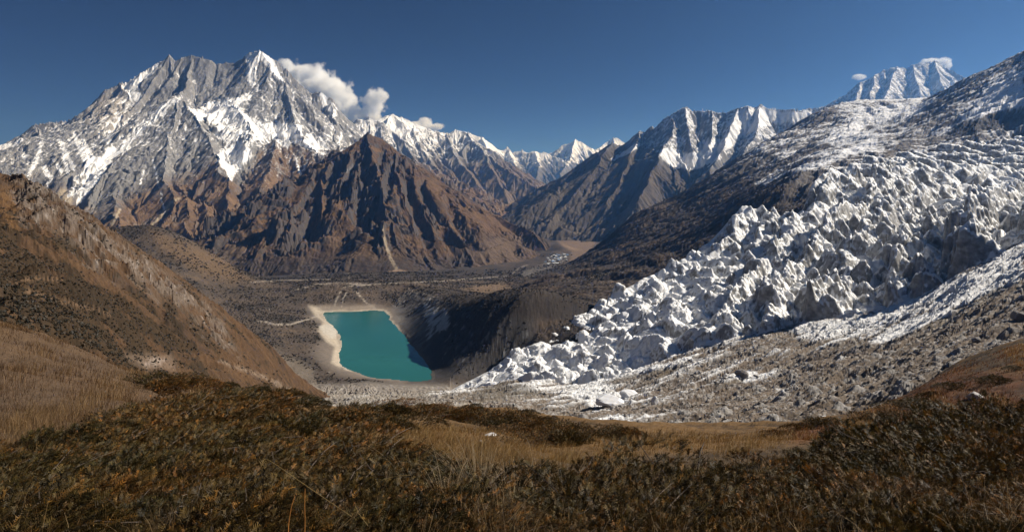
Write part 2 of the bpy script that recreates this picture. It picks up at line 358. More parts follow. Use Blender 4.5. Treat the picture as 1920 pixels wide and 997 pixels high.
# ------------------------------------------------------------------ brown pyramid mountain in the middle
def make_brown():
    P = Patch(380, 1080, 540, logspace(3350, 6300, 520))
    R = [
     dict(p=[(690,248,5200),(672,262,5150),(650,276,5100),(626,298,5000),(602,320,4950),(580,345,4900),(566,366,4850),(556,395,4780)], s0=1.4, s1=.75, L=250),
     dict(p=[(690,248,5200),(712,258,5250),(733,272,5300),(756,290,5300),(776,318,5300),(800,338,5300),(850,368,5250),(900,394,5200),(950,414,5050),(985,430,4900),(1005,442,4750)], s0=.95, s1=.6, L=250),
     dict(p=[(688,250,5190),(700,300,4800),(712,345,4480),(722,385,4230),(728,425,4000)], s0=1.1, s1=.8, L=150),
     dict(p=[(665,268,5120),(650,310,4800),(640,360,4500),(628,410,4230),(640,440,4050)], s0=1.1, s1=.8, L=150),
     dict(p=[(733,272,5280),(742,310,4950),(752,350,4650),(765,395,4400),(778,440,4150)], s0=1.2, s1=.85, L=150),
     dict(p=[(762,300,5280),(778,350,4900),(795,400,4500),(820,450,4200),(840,490,3950)], s0=1.2, s1=.85, L=150),
     dict(p=[(805,342,5250),(822,380,4850),(845,425,4450),(878,465,4150),(912,495,3900)], s0=1.0, s1=.7, L=150),
     dict(p=[(612,312,4980),(598,350,4750),(606,395,4450),(600,430,4250)], s0=1.2, s1=.85, L=150),
     dict(p=[(572,352,4880),(566,390,4650),(560,425,4450)], s0=1.2, s1=.85, L=130),
     dict(p=[(700,410,4080),(690,455,3830),(680,495,3650)], s0=.6, s1=.5, L=150),
     dict(p=[(728,415,4060),(745,460,3830),(760,500,3650)], s0=.6, s1=.5, L=150),
     dict(p=[(778,440,4150),(800,480,3850),(815,505,3650)], s0=.6, s1=.5, L=150),
     dict(p=[(630,444,4150),(725,428,4020),(800,445,4050),(860,462,4000),(905,470,4050),(960,452,4350)], s0=.6, s1=.42, L=200),
    ]
    wx = fbm(P.X / 220, P.Y / 220, 4, 103) * 40; wy = fbm(P.X / 220, P.Y / 220, 4, 104) * 40
    h, dd = ridge_field(P.X + wx, P.Y + wy, R, 22)
    gx, gy = P.grad(h); PYh = HZ - F * h / P.Y
    fan = ss(440, 490, PYh - np.abs(P.PX - 725) * .05 + 14 * np.sin(P.PX / 19.))          # smooth scree below the crags
    fan = np.maximum(fan, ss(0, 26, PYh - np.interp(P.PX, [480,760,800,880,1010], [600,600,495,420,440])) * .75)
    am = (.25 + .75 * ss(0, 120, dd)) * (1 - .78 * fan) * (1 - .6 * area(P.PX, PYh, [(780,318),(850,350),(1010,420),(1010,470),(940,470),(880,430),(830,390)], 20))
    e1 = erosion(P.X, P.Y, gx, gy, 420, 1., 5, 1.35, 1.2, 111, .42)
    m1 = fbm(P.X / 330, P.Y / 330, 3, 141, .5)
    h = h + e1 * 150 * am * (.22 + 1.25 * ss(-.25, .4, m1)) + (ridged(P.X / 380, P.Y / 380, 5, 121, .5) - .5) * 105 * am
    tz = h / 62 + m1 * 2.2 + .004 * P.X; tf = tz - np.floor(tz); h = h + (ss(.0, .75, tf) - tf) * 34 * am * ss(-.2, .3, fbm(P.X / 210, P.Y / 210, 3, 147, .5)) + fbm(P.X / 30, P.Y / 30, 3, 125, .55) * (4 * am + 2)
    wp = fbm(P.X / 90, P.Y / 90, 4, 143, .55) * 9
    for pts, w0, w1, dep in (([(742,300),(728,345),(712,385),(692,425)],5,11,85), ([(668,300),(655,340),(645,380)],5,10,70), ([(632,312),(615,350),(592,400),(582,440)],6,14,95), ([(600,335),(580,370),(560,415)],6,12,80), ([(765,312),(768,360),(790,420),(800,450)],5,10,80), ([(790,345),(812,395),(842,450),(866,490)],5,11,75), ([(835,375),(868,430),(900,480)],5,9,50), ([(690,275),(682,320),(672,370),(668,410)],4,9,55), ([(720,285),(708,330)],3,6,45)):
        h = h - dep * stroke(P.PX + wp, PYh, pts, w0 * 1.5, w1 * 1.5) * ss(20, 140, dd + 60)
    P.z = h.astype(f32)
    px, py = P.PX, P.PY; nz = P.nz(); n1 = fbm(P.X / 130, P.Y / 130, 6, 131, .6); n2 = fbm(P.X / 22, P.Y / 22, 4, 137, .65)
    c = flat(P, (.12, .074, .046)); c = mixc(c, (.19, .112, .06), ss(-.15, .4, n1 + .4 * n2)); c = mixc(c, (.065, .052, .045), ss(.0, .5, -n1 + n2 * .4))
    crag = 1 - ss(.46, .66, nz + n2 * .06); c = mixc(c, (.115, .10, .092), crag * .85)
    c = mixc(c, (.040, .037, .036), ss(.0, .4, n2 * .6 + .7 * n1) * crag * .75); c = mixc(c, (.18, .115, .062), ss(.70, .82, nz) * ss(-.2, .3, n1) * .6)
    c = mixc(c, (.19, .112, .060), area(px + n1 * 12, py + n1 * 8, [(750,300),(800,335),(900,392),(990,432),(960,455),(900,440),(850,400),(800,365)], 14) * .55)
    c = mixc(c, (.22, .135, .055), area(px + n1 * 10, py + n1 * 8, [(590,300),(620,285),(612,320),(598,332)], 8) * .5)
    low = ss(468, 500, py + n1 * 14) * (1 - ss(860, 930, px)); c = mixc(c, (.075, .062, .054), np.maximum(low, fan * .45) * .85 * ss(-.6, .1, n1 + n2 * .3))
    c = mixc(c, (.175, .122, .085), area(px + n1 * 10, py + n1 * 5, [(905,450),(960,440),(1010,440),(1000,470),(960,495),(900,500),(880,480)], 14) * .75)
    st = stroke(px + n2 * 1.5, py, [(716,420),(719,440),(724,462),(733,485),(743,503)], 2.6, 3.4); c = mixc(c, (.42, .335, .235), st * .9)
    c = mixc(c, (.36, .25, .17), stroke(px + n2 * 3, py, [(728,511),(748,507),(768,512)], 3, 3) * .9)
    c = mixc(c, (.17, .14, .12), stroke(px + n2 * 2, py, [(735,400),(752,440),(765,480)], 2, 1.5) * .5)
    c = mixc(c, (.27, .26, .26), stroke(px + n2 * 3, py, [(648,322),(660,314),(672,308)], 4, 2) * .7)
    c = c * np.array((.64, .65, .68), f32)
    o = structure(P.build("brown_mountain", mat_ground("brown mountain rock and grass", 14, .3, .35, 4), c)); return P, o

# ------------------------------------------------------------------ generic snowy range
def make_range(name, px0, px1, nu, y0, y1, ny, R, wave, amp, seed, colfn, wob=50, k=40, grain=30, fadeD=300, sc=1.0):
    R = [dict(r, p=[(a_, b_, d_ * sc) for a_, b_, d_ in r['p']], L=r['L'] * sc) for r in R]; y0, y1, wave, amp, wob, k, grain, fadeD = (v * sc for v in (y0, y1, wave, amp, wob, k, grain, fadeD))
    P = Patch(px0, px1, nu, logspace(y0, y1, ny))
    wx = fbm(P.X / (420 * sc), P.Y / (420 * sc), 4, seed) * wob; wy = fbm(P.X / (420 * sc), P.Y / (420 * sc), 4, seed + 1) * wob
    h, dd = ridge_field(P.X + wx, P.Y + wy, R, k); gx, gy = P.grad(h); fade = .25 + .75 * ss(0, fadeD, dd)
    e1 = erosion(P.X, P.Y, gx, gy, wave * 1.3, 1., 5, 1.35, 1.4, seed + 3, .47)
    h = h + e1 * amp * fade + (ridged(P.X / (wave * .7), P.Y / (wave * .7), 4, seed + 5, .5) - .5) * amp * .3 * fade + fbm(P.X / (wave * .11), P.Y / (wave * .11), 3, seed + 6, .55) * amp * .05
    P.z = h.astype(f32)
    c = colfn(P, e1, fbm(P.X / (wave * .4), P.Y / (wave * .4), 6, seed + 7, .6), fbm(P.X / (wave * .08), P.Y / (wave * .08), 4, seed + 8, .65))
    return P, structure(P.build(name, mat_ground(name + " rock and snow", grain, .22, .35, grain * .25), c))
def snowmix(c, S, a=.1, b=.26, col=(.80, .80, .81)):
    return c + (np.array(col, f32) - c) * ss(a, b, S)[..., None]

def make_mid():
    R = [dict(p=[(600,260,11000),(650,238,11000),(672,222,11000),(694,222,11000),(716,229,11000),(738,248,10900),(756,262,10700),(772,290,10300),(800,330,9600)], s0=1.2, s1=.6, L=400),
         dict(p=[(700,235,11800),(722,219,11900),(736,213,11900),(752,220,11900),(775,232,11900),(800,240,11900)], s0=.8, s1=.5, L=400),
         dict(p=[(745,250,11300),(775,241,11400),(800,243,11500),(820,247,11600),(838,251,11700),(855,243,11700),(872,248,11600),(885,262,11300),(905,282,10900),(935,308,10400),(965,328,9900),(1003,350,9500),(1030,375,9200)], s0=1.0, s1=.58, L=400),
         dict(p=[(775,241,11400),(790,280,10700),(820,320,9900),(850,360,9200)], s0=.9, s1=.65, L=300),
         dict(p=[(838,251,11700),(852,290,10700),(885,330,9900),(915,370,9200)], s0=.9, s1=.65, L=300),
         dict(p=[(905,282,10900),(930,330,9900),(955,380,9100)], s0=.8, s1=.6, L=300)]
    def cf(P, e1, n1, n2):
        px, py = P.PX, P.PY; nz = P.nz()
        c = flat(P, (.21, .20, .195)); c = mixc(c, (.15, .145, .15), ss(0, .5, n1)); br = flat(P, (.13, .095, .07)); br = mixc(br, (.17, .125, .085), ss(-.1, .4, n1)); br = mixc(br, (.08, .07, .06), ss(.1, .5, n2))
        b = ss(-18, 25, py - np.interp(px, [700,780,860,900,1000], [285,300,305,300,290]) + n1 * 30); c = c + (br - c) * b[..., None]
        S = np.interp(py, [210,260,300,330,380], [.3,.14,-.1,-.6,-1]) + (nz - .64) * 1.1 + n1 * .3 + n2 * .3 - e1 * .3 - b * .25
        S += area(px + n2 * 3, py + n2 * 3, [(716,222),(736,212),(760,221),(800,240),(780,244),(750,250),(738,246)], 4) * 2
        S += stroke(px + n2 * 2, py, [(762,252),(770,268)], 6, 4) * .9 + stroke(px, py, [(846,246),(870,246),(884,250)], 4, 4) * .7
        return snowmix(c, S)
    return make_range("mid_range", 590, 1060, 420, 7800, 13200, 300, R, 480, 150, 201, cf, sc=1.15)
def make_far():
    R = [dict(p=[(820,255,15500),(860,247,15500),(882,250,15600),(893,255,15600),(905,257,15600),(918,268,15600),(930,279,15600),(945,284,15700),(952,276,15800),(962,286,15800),(980,281,15800),(990,287,15800),(1003,283,15800),(1020,286,15800),(1035,293,15800),(1060,300,15700)], s0=1.4, s1=.7, L=400),
         dict(p=[(1000,300,17000),(1025,290,17000),(1042,282,17000),(1055,272,17000),(1064,269,17000),(1078,262,17000),(1090,266,17000),(1100,274,17000),(1118,281,17000),(1128,276,17200),(1140,264,17400),(1149,258,17400),(1160,262,17400),(1172,270,17400),(1200,280,17400)], s0=1.3, s1=.7, L=400),
         dict(p=[(905,257,15600),(915,290,14700),(930,320,14000)], s0=1.1, s1=.7, L=300),
         dict(p=[(952,278,15800),(965,305,15000),(980,335,14200)], s0=1.1, s1=.7, L=300),
         dict(p=[(1003,284,15800),(1012,310,15000),(1005,340,14300)], s0=1.1, s1=.7, L=300),
         dict(p=[(1078,262,17000),(1070,295,16000),(1050,325,15000)], s0=1.1, s1=.7, L=300)]
    def cf(P, e1, n1, n2):
        px, py = P.PX, P.PY; nz = P.nz()
        c = flat(P, (.19, .18, .175)); c = mixc(c, (.12, .105, .09), ss(300, 335, py + n1 * 20))
        S = np.interp(py, [255,290,312,330,350], [.42,.28,.05,-.5,-1]) + (nz - .62) * 1.0 + n1 * .3 + n2 * .25 - e1 * .2
        S += stroke(px + n2*2, py, [(884,250),(898,258),(908,275),(914,290)], 6, 5) * .8
        return snowmix(c, S)
    return make_range("far_range", 800, 1240, 380, 13300, 18400, 230, R, 600, 240, 301, cf, grain=60, sc=1.35)
def make_right():
    R = [dict(p=[(940,425,8800),(965,403,8700),(1000,375,8500),(1032,350,8300),(1062,326,8150),(1085,306,8050),(1105,298,8000),(1122,285,7900),(1140,272,7900),(1148,268,7850),(1158,274,7850),(1172,270,7800),(1185,257,7800),(1198,248,7750),(1206,252,7750),(1222,238,7700),(1228,242,7700),(1248,222,7600),(1268,210,7550),(1284,201,7500),(1298,211,7500),(1312,208,7450),(1328,206,7400),(1345,211,7350),(1362,211,7300),(1380,205,7250),(1398,200,7200),(1412,203,7200),(1425,197,7200),(1440,203,7150),(1462,205,7100),(1490,208,7000),(1520,206,7000),(1545,198,6900),(1600,195,6800),(1700,200,6700)], s0=1.35, s1=.5, L=420),
         dict(p=[(1148,268,7850),(1120,310,7300),(1090,350,6900),(1060,385,6600)], s0=.7, s1=.55, L=300),
         dict(p=[(1200,248,7750),(1185,290,7200),(1165,335,6700),(1140,380,6200)], s0=.8, s1=.55, L=300),
         dict(p=[(1284,202,7500),(1290,240,7100),(1300,275,6750)], s0=1.3, s1=.9, L=200),
         dict(p=[(1262,214,7550),(1262,250,7100),(1245,275,6800),(1225,320,6300),(1200,370,5800)], s0=1.1, s1=.62, L=250),
         dict(p=[(1335,208,7400),(1340,240,7050),(1328,275,6700)], s0=1.3, s1=.9, L=200),
         dict(p=[(1380,205,7250),(1368,250,6800),(1350,290,6400),(1330,320,6100)], s0=1.1, s1=.8, L=250),
         dict(p=[(1425,197,7200),(1418,240,6700),(1400,280,6300)], s0=1.1, s1=.8, L=250)]
    def cf(P, e1, n1, n2):
        px, py = P.PX, P.PY; nz = P.nz()
        c = flat(P, (.19, .185, .185)); c = mixc(c, (.12, .12, .125), ss(-.05, .4, n1)); br = flat(P, (.075, .062, .052)); br = mixc(br, (.11, .088, .066), ss(-.1, .4, n1)); br = mixc(br, (.05, .045, .04), ss(.1, .5, n2))
        b = ss(-20, 25, py - np.interp(px, [960,1100,1180,1250,1330,1450], [200,262,275,300,318,300]) + n1 * 28); c = c + (br - c) * b[..., None]
        S = np.interp(py, [195,260,300,330,360], [.16,.12,.02,-.4,-1]) + (nz - .62) * .9 + n1 * .35 + n2 * .5 - e1 * .15 - b * .3 - .5 * (1 - ss(1100, 1260, px))
        q = lambda pts, fe=6: area(px + n1 * 8 + n2 * 4, py + n1 * 8 + n2 * 4, pts, fe)
        S += q([(1238,287),(1250,278),(1268,285),(1290,290),(1308,282),(1320,268),(1345,262),(1350,295),(1330,312),(1290,318),(1260,312),(1245,300)]) * 1.1
        S += q([(1190,300),(1225,295),(1260,315),(1300,320),(1280,340),(1230,330),(1195,320)]) * .32
        S += stroke(px + n2 * 2, py, [(1150,298),(1175,286),(1196,272)], 6, 5) * .8
        S += q([(1380,210),(1430,200),(1500,212),(1530,205),(1520,225),(1450,230),(1400,250),(1360,285),(1345,270),(1370,235)]) * .35
        return snowmix(c, S)
    return make_range("right_range", 930, 1720, 560, 5600, 9300, 380, R, 420, 130, 401, cf)
def make_peak():
    R = [dict(p=[(1480,215,11800),(1520,205,11700),(1550,199,11600),(1568,188,11500),(1580,182,11500),(1596,170,11500),(1608,158,11500),(1625,152,11500),(1642,140,11500),(1660,131,11500),(1678,127,11500),(1696,129,11500),(1712,121,11500),(1730,120,11500),(1742,117,11500),(1753,114,11500),(1764,124,11500),(1776,134,11500),(1790,143,11500),(1806,147,11500),(1822,142,11500),(1832,145,11500),(1860,146,11500),(1950,165,11500)], s0=1.3, s1=.7, L=400),
         dict(p=[(1680,128,11500),(1668,165,10800),(1650,200,10200)], s0=1.2, s1=.9, L=250),
         dict(p=[(1712,122,11500),(1722,160,10800),(1735,205,10200)], s0=1.2, s1=.9, L=250),
         dict(p=[(1753,114,11500),(1765,155,10800),(1790,195,10200)], s0=1.2, s1=.9, L=250),
         dict(p=[(1612,157,11500),(1605,185,10900)], s0=1.2, s1=.9, L=250),
         dict(p=[(1642,140,11500),(1630,180,10800)], s0=1.2, s1=.9, L=250)]
    def cf(P, e1, n1, n2):
        nz = P.nz(); c = flat(P, (.24, .235, .235))
        S = .12 + (nz - .58) * .8 + n1 * .4 + n2 * .5 - e1 * .2
        return snowmix(c, S)
    return make_range("far_snow_peak", 1470, 1960, 330, 9900, 12600, 220, R, 420, 150, 501, cf, grain=40)
# outline of the icefall: near edge and far edge (photo x, y, metres ahead)
GF = np.array([(840,736,1050),(900,728,990),(940,718,960),(1000,714,930),(1090,720,880),(1200,692,860),(1340,647,840),(1500,612,800),(1650,582,760),(1720,562,740),(1800,512,720),(1920,462,690),(2060,400,660)], float)
GB = np.array([(840,728,1064),(900,697,1112),(1000,640,1180),(1050,615,1215),(1090,590,1250),(1150,548,1300),(1200,522,1350),(1250,497,1390),(1300,472,1430),(1350,428,1465),(1385,390,1485),(1430,388,1480),(1475,402,1455),(1505,388,1460),(1520,345,1490),(1560,330,1580),(1600,318,1650),(1700,295,1800),(1800,284,1930),(1920,270,2060),(2060,260,2150)], float)
# ------------------------------------------------------------------ ground far around, valley floor, lake
def make_ground():
    n = 90; t = np.linspace(-1, 1, n); g = np.sign(t) * np.abs(t) ** 1.6 * 20500; gy = -1900 + (np.linspace(0, 1, n) ** 1.6) * 43000
    X, Y = np.meshgrid(g, gy); Z = -900 + fbm(X / 4000, Y / 4000, 4, 900) * 120
    idx = np.arange(n * n).reshape(n, n); q = np.stack([idx[:-1, :-1], idx[:-1, 1:], idx[1:, 1:], idx[1:, :-1]], -1).reshape(-1, 4)
    c = np.broadcast_to(np.array((.09, .075, .06), f32), (n * n, 3))
    structure(mesh_np("ground", np.stack([X, Y, Z], -1).reshape(-1, 3), q, mat_ground("ground earth", 60, .3, 0), c))

SHORE = [(607,585),(640,583.5),(680,583),(702,582),(722,583),(728,592),(735,604),(744,617),(758,630),(770,643),(778,654),(786,664),(798,680),(806,698),(808,711),(790,714),(760,714),(735,711),(706,708),(690,706),(668,698),(650,690),(641,687),(637,670),(639,650),(636,630),(634,619),(626,611),(615,603),(609,594)]
SHW = [(lambda d: world(px, py, d)[:2])(-LAKE * F / (py - HZ)) for px, py in SHORE]
def shore(px, py): return (px, py, -LAKE * F / (py - HZ))

def make_valley():
    P = Patch(150, 1330, 600, logspace(900, 26000, 720))
    pts = [shore(*p) for p in SHORE[::2]]
    pts += [(px, HZ + F * 366 / d, d) for px, d in ((690,1250),(670,1450),(720,1400),(740,1200))]
    pts += [(560,600,1520),(500,600,1450),(560,650,1260),(585,700,1130),(600,680,1170),(520,700,1060),(470,525,2350),(420,490,2250),(350,450,2150),(290,430,2100),(420,560,1700),(330,520,1700),(250,470,1900),(200,440,2100),
            (590,560,1800),(640,541,1900),(690,546,1900),(610,552,1830),(670,548,1880),(600,531,2150),(700,531,2200),(650,525,2500),(500,527,2600),(700,515,3000),(850,524,2600),(1000,510,3000),(400,525,3100),(200,505,3600),
            (560,517,3500),(700,512,3600),(880,505,3700),(1000,492,3900),(300,520,3600),(1050,470,4800),(1090,452,5800),(1100,432,7500),(1000,413,9500),(1000,400,12000),(1000,380,20000),(600,390,15000),(1250,400,12000),(1200,450,6000),(600,420,8000),(300,420,8000),
            (765,533,2000),(800,548,1780),(830,557,1580),(865,570,1370),(900,585,1230),(950,595,1170),(1000,602,1120),(1080,605,1080),(1160,600,1060),
            (1000,574,1450),(950,572,1500),(1060,570,1350),(1110,570,1300),(900,566,1560),(860,556,1750),(1050,530,2000),(950,545,2100),(1110,515,2200),(740,545,1950),(745,575,1800),(760,600,1600),(832,690,1155),(850,660,1180),(900,690,1100),(950,680,1090),(1000,690,1070),(1050,690,1030),(860,620,1250),(815,640,1290),(900,635,1180),
            (850,545,2000),(900,558,1750),(900,538,2300),(950,560,1800),(1000,565,1700),(1000,545,2100),(1060,545,1800),(1100,545,1700),(1100,500,2600),(1200,480,2600),(1300,470,2500),(1200,560,1400),(1300,560,1300),
            (600,735,1000),(700,730,1010),(800,735,1010),(560,740,980),(500,760,940),(900,745,1000),(1000,740,950),(640,715,1060),(760,722,1060)]
    T = TPS(pts, 2e-4); z = T(P.U, P.Y)
    sd = poly_sd(P.X, P.Y, SHW); sd = sd + fbm(P.X / 26, P.Y / 26, 4, 605, .6) * 5 + fbm(P.X / 70, P.Y / 70, 2, 606, .5) * 8
    n1 = fbm(P.X / 120, P.Y / 120, 6, 601, .55); n2 = fbm(P.X / 18, P.Y / 18, 4, 603, .6)
    away = ss(5, 160, -sd)
    rough = np.interp(P.Y, [900, 2500, 4000], [1, .8, .35])
    z = z + n1 * 9 * away * rough + n2 * 1.6 * (.25 + away) * rough
    z = z + (1 - np.exp(-np.maximum(0, -sd - 4) / 60)) * 4
    gx, gy = P.grad(z); e1 = erosion(P.X, P.Y, gx, gy, 70, 1., 4, 1.8, 1.2, 611, .5)
    px0 = P.PX; py0 = HZ - F * z / P.Y
    wall = np.maximum(area(px0, py0, [(725,560),(770,535),(880,580),(1000,605),(1000,700),(800,715),(780,660)], 12), area(px0, py0, [(560,600),(600,555),(640,540),(695,545),(700,578),(610,582)], 8) * .5)
    wall = np.where((P.Y < 2050) & (P.Y > 1050), wall, 0)
    z = z + e1 * (3 + 6 * wall) * away
    # the small pass stream notch, mounds near the village
    for (mx, my, d, r, hgt) in ((1030,478,4350,90,22),(1052,468,4700,110,30),(1040,462,4900,120,26),(1010,468,4700,80,18)):
        wx, wy, _ = world(mx, my, d); z = z + hgt * np.exp(-(((P.X - wx) / (r * .9)) ** 2 + ((P.Y - wy) / (r * 1.8)) ** 2) ** 1.4)
    for (mx, my, d, rx, ry, hgt) in ((1075,440,6600,330,500,95),(1030,432,7200,260,500,60),):     # wooded rise across the valley
        wx, wy, _ = world(mx, my, d); z = z + hgt * np.exp(-(((P.X - wx) / rx) ** 2 + ((P.Y - wy) / ry) ** 2) ** 1.8)
    z = np.where(sd > 0, np.minimum(z, LAKE - .5 - .04 * sd), np.maximum(z, LAKE + .35 + .035 * np.minimum(-sd, 60) - 1.2 * np.maximum(0, -sd - 30)))
    yf = np.interp(P.PX, GF[:, 0], GF[:, 2]); yb = np.interp(P.PX, GB[:, 0], GB[:, 2]); z = z - 55 * np.where(P.PX > 845, ss(-40, 40, P.Y - yf) * ss(-30, 30, yb - P.Y), 0)
    P.z = z.astype(f32); px, py = P.PX, P.PY; nz = P.nz()
    c = flat(P, (.085, .066, .053)); c = mixc(c, (.055, .046, .04), ss(-.1, .35, n1 + n2 * .4)); c = mixc(c, (.125, .09, .064), ss(.1, .5, -n1 + n2 * .5))
    c = mixc(c, (.15, .098, .058), area(px + n1 * 9, py + n1 * 4, [(280,430),(420,480),(470,524),(440,530),(380,515),(300,470)], 12) * .75)
    c = mixc(c, (.052, .044, .04), ss(495, 508, py + n1 * 5) * (1 - ss(522, 528, py)) * ss(2200, 2700, P.Y) * .8)
    tan = (.46, .39, .305)
    c = mixc(c, (.24, .20, .165), (1 - ss(12, 70, -sd + n1 * 30)) * .7 * (1 - ss(750, 775, px) * ss(600, 640, py)))
    c = mixc(c, tan, (1 - ss(2, 15, -sd + n2 * 9 + n1 * 10)) * (1 - .8 * ss(725, 775, px) * ss(588, 620, py)) * (1 - .75 * ss(676, 690, py) * ss(650, 670, px)))
    c = mixc(c, tan, area(px + n2 * 2, py + n2 * 2, [(578,572),(600,576),(612,590),(632,612),(640,650),(638,690),(622,680),(628,650),(612,640),(596,620),(606,604),(590,590)], 4))
    c = mixc(c, (.5, .45, .38), area(px + n2 * 1, py + n2 * 1, [(598,612),(616,606),(630,614),(634,628),(622,634),(606,624)], 3))
    c = mixc(c, (.3, .245, .19), area(px + n1 * 4, py + n1 * 3, [(596,580),(700,579),(702,570),(650,574),(600,572)], 3) * .9)
    c = mixc(c, (.19, .175, .165), area(px + n1 * 5, py + n1 * 5, [(738,575),(770,545),(830,560),(850,600),(800,655),(780,652),(750,620)], 10) * ss(-.5, .2, n2 + e1 * .6) * np.where(P.Y < 2050, 1, 0))
    c = mixc(c, (.095, .088, .085), area(px, py, [(830,560),(1000,600),(1000,700),(810,712),(800,660)], 10) * .8 * np.where(P.Y < 1500, 1, 0))  # steep wall right of the lake: its shadow painted in as darker colour
    sn = area(px + n1 * 8, py + n1 * 6, [(790,565),(850,580),(840,615),(800,640)], 10) * .4 + area(px, py, [(830,600),(1000,620),(1000,680),(820,690)], 12) * .22
    c = mixc(c, (.7, .7, .7), ss(.25, .5, sn + n2 * .35 + e1 * .15) * np.where(P.Y < 1900, .8, 0))
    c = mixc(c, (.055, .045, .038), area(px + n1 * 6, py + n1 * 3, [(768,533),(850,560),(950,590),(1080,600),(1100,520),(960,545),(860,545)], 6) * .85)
    c = mixc(c, (.19, .13, .085), area(px + n1 * 8, py + n2 * 3, [(865,540),(900,534),(960,528),(975,535),(940,545),(900,550)], 5) * .8)
    light = (.40, .345, .285)
    for pts, w0, w1 in [([(470,529),(540,525),(620,524)],1.4,1.6), ([(590,533),(640,531),(695,533)],2.2,3), ([(640,541),(655,536),(695,534)],1.6,2.4), ([(640,545),(632,560),(626,575)],3,3), ([(650,549),(644,560),(640,575)],2.5,2), ([(665,543),(676,556),(690,570),(704,580)],2.6,3.6), ([(485,602),(520,608),(545,608),(580,598),(600,590)],2.2,3.4),
                        ([(700,533),(760,530),(830,527),(900,521),(950,518)],1.5,1.8), ([(960,514),(975,502),(992,496)],1.5,1.5), ([(962,420),(1040,406),(1075,404)],.1,.1), ([(652,488),(656,500),(654,512),(655,522)],1.6,1.2), ([(545,545),(590,535)],1.4,1.4)]:
        c = mixc(c, light, stroke(px + n2 * 3 + n1 * 3, py + n2 * 1.1, pts, w0 * .6, w1 * .6) * ss(-.3, .2, n2 + n1 * .4) * .8)
    c = mixc(c, (.33, .30, .27), area(px + n2 * 5, py + n2 * 3, [(985,520),(1030,505),(1060,490),(1068,478),(1040,482),(1020,495),(975,512)], 4) * .6 * ss(-.3, .3, n2))
    c = mixc(c, (.20, .14, .10), area(px + n1 * 4, py + n1 * 2, [(1045,452),(1110,450),(1118,455),(1100,478),(1080,490),(1066,492),(1072,470),(1055,462)], 3))
    c = mixc(c, (.24, .165, .11), area(px + n1 * 4, py + n1 * 2, [(965,455),(1010,440),(1018,444),(1000,470),(985,485),(960,490)], 4) * .8)
    c = mixc(c, (.04, .04, .036), area(px, py, [(960,408),(1120,405),(1120,448),(1030,448),(1005,435)], 3) * np.where(P.Y > 5200, .9, 0))
    c = mixc(c, (.42, .35, .22), area(px, py + n2, [(1085,441),(1108,438),(1125,432),(1120,443),(1100,447)], 2) * .9)
    c = mixc(c, (.5, .48, .46), stroke(px, py + n2 * .8, [(968,408),(1010,409),(1050,405)], 1.2) * .8 + stroke(px, py, [(1062,404),(1078,403)], 1.4) * .8)
    c = mixc(c, (.27, .235, .2), ss(712, 730, py + n1 * 12) * .9); c = mixc(c, (.36, .33, .29), ss(715, 730, py) * ss(0, .5, n2) * .8)
    c = mixc(c, (.2, .165, .13), area(px + n1 * 6, py + n1 * 4, [(480,640),(590,690),(600,735),(560,745),(470,720)], 12) * .6)
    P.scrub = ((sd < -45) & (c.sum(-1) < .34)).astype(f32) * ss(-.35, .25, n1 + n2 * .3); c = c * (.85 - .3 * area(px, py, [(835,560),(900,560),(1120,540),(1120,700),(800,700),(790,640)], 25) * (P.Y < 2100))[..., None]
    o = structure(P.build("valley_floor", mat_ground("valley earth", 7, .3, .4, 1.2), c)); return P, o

def make_lake():
    bm = bmesh.new(); c = np.mean(SHW, 0)
    vs = [bm.verts.new((c[0] + (x - c[0]) * 1.06, c[1] + (y - c[1]) * 1.06, LAKE)) for x, y in SHW]
    bm.faces.new(vs); bmesh.ops.triangulate(bm, faces=bm.faces[:]); me = bpy.data.meshes.new("lake"); bm.normal_update()
    if sum(f.normal.z for f in bm.faces) < 0: bmesh.ops.reverse_faces(bm, faces=bm.faces[:])
    bm.to_mesh(me); bm.free()
    m = bpy.data.materials.new("glacial lake water"); m.use_nodes = True; n = m.node_tree; b = n.nodes["Principled BSDF"]; lk = n.links.new
    tc = n.nodes.new("ShaderNodeTexCoord"); nz = n.nodes.new("ShaderNodeTexNoise"); nz.inputs["Scale"].default_value = .006; nz.inputs["Detail"].default_value = 3
    cr = n.nodes.new("ShaderNodeValToRGB"); cr.color_ramp.elements[0].color = (.012, .088, .082, 1); cr.color_ramp.elements[1].color = (.028, .145, .126, 1)
    lk(tc.outputs["Object"], nz.inputs["Vector"]); lk(nz.outputs[0], cr.inputs[0]); lk(cr.outputs[0], b.inputs["Base Color"])
    b.inputs["Roughness"].default_value = .10; b.inputs["IOR"].default_value = 1.33; b.inputs["Specular IOR Level"].default_value = .5
    wv = n.nodes.new("ShaderNodeTexNoise"); wv.inputs["Scale"].default_value = .35; bp = n.nodes.new("ShaderNodeBump"); bp.inputs["Strength"].default_value = .12; bp.inputs["Distance"].default_value = .4
    lk(tc.outputs["Object"], wv.inputs["Vector"]); lk(wv.outputs[0], bp.inputs["Height"]); lk(bp.outputs[0], b.inputs["Normal"])
    me.materials.append(m); o = bpy.data.objects.new("lake", me); COL.objects.link(o); structure(o)

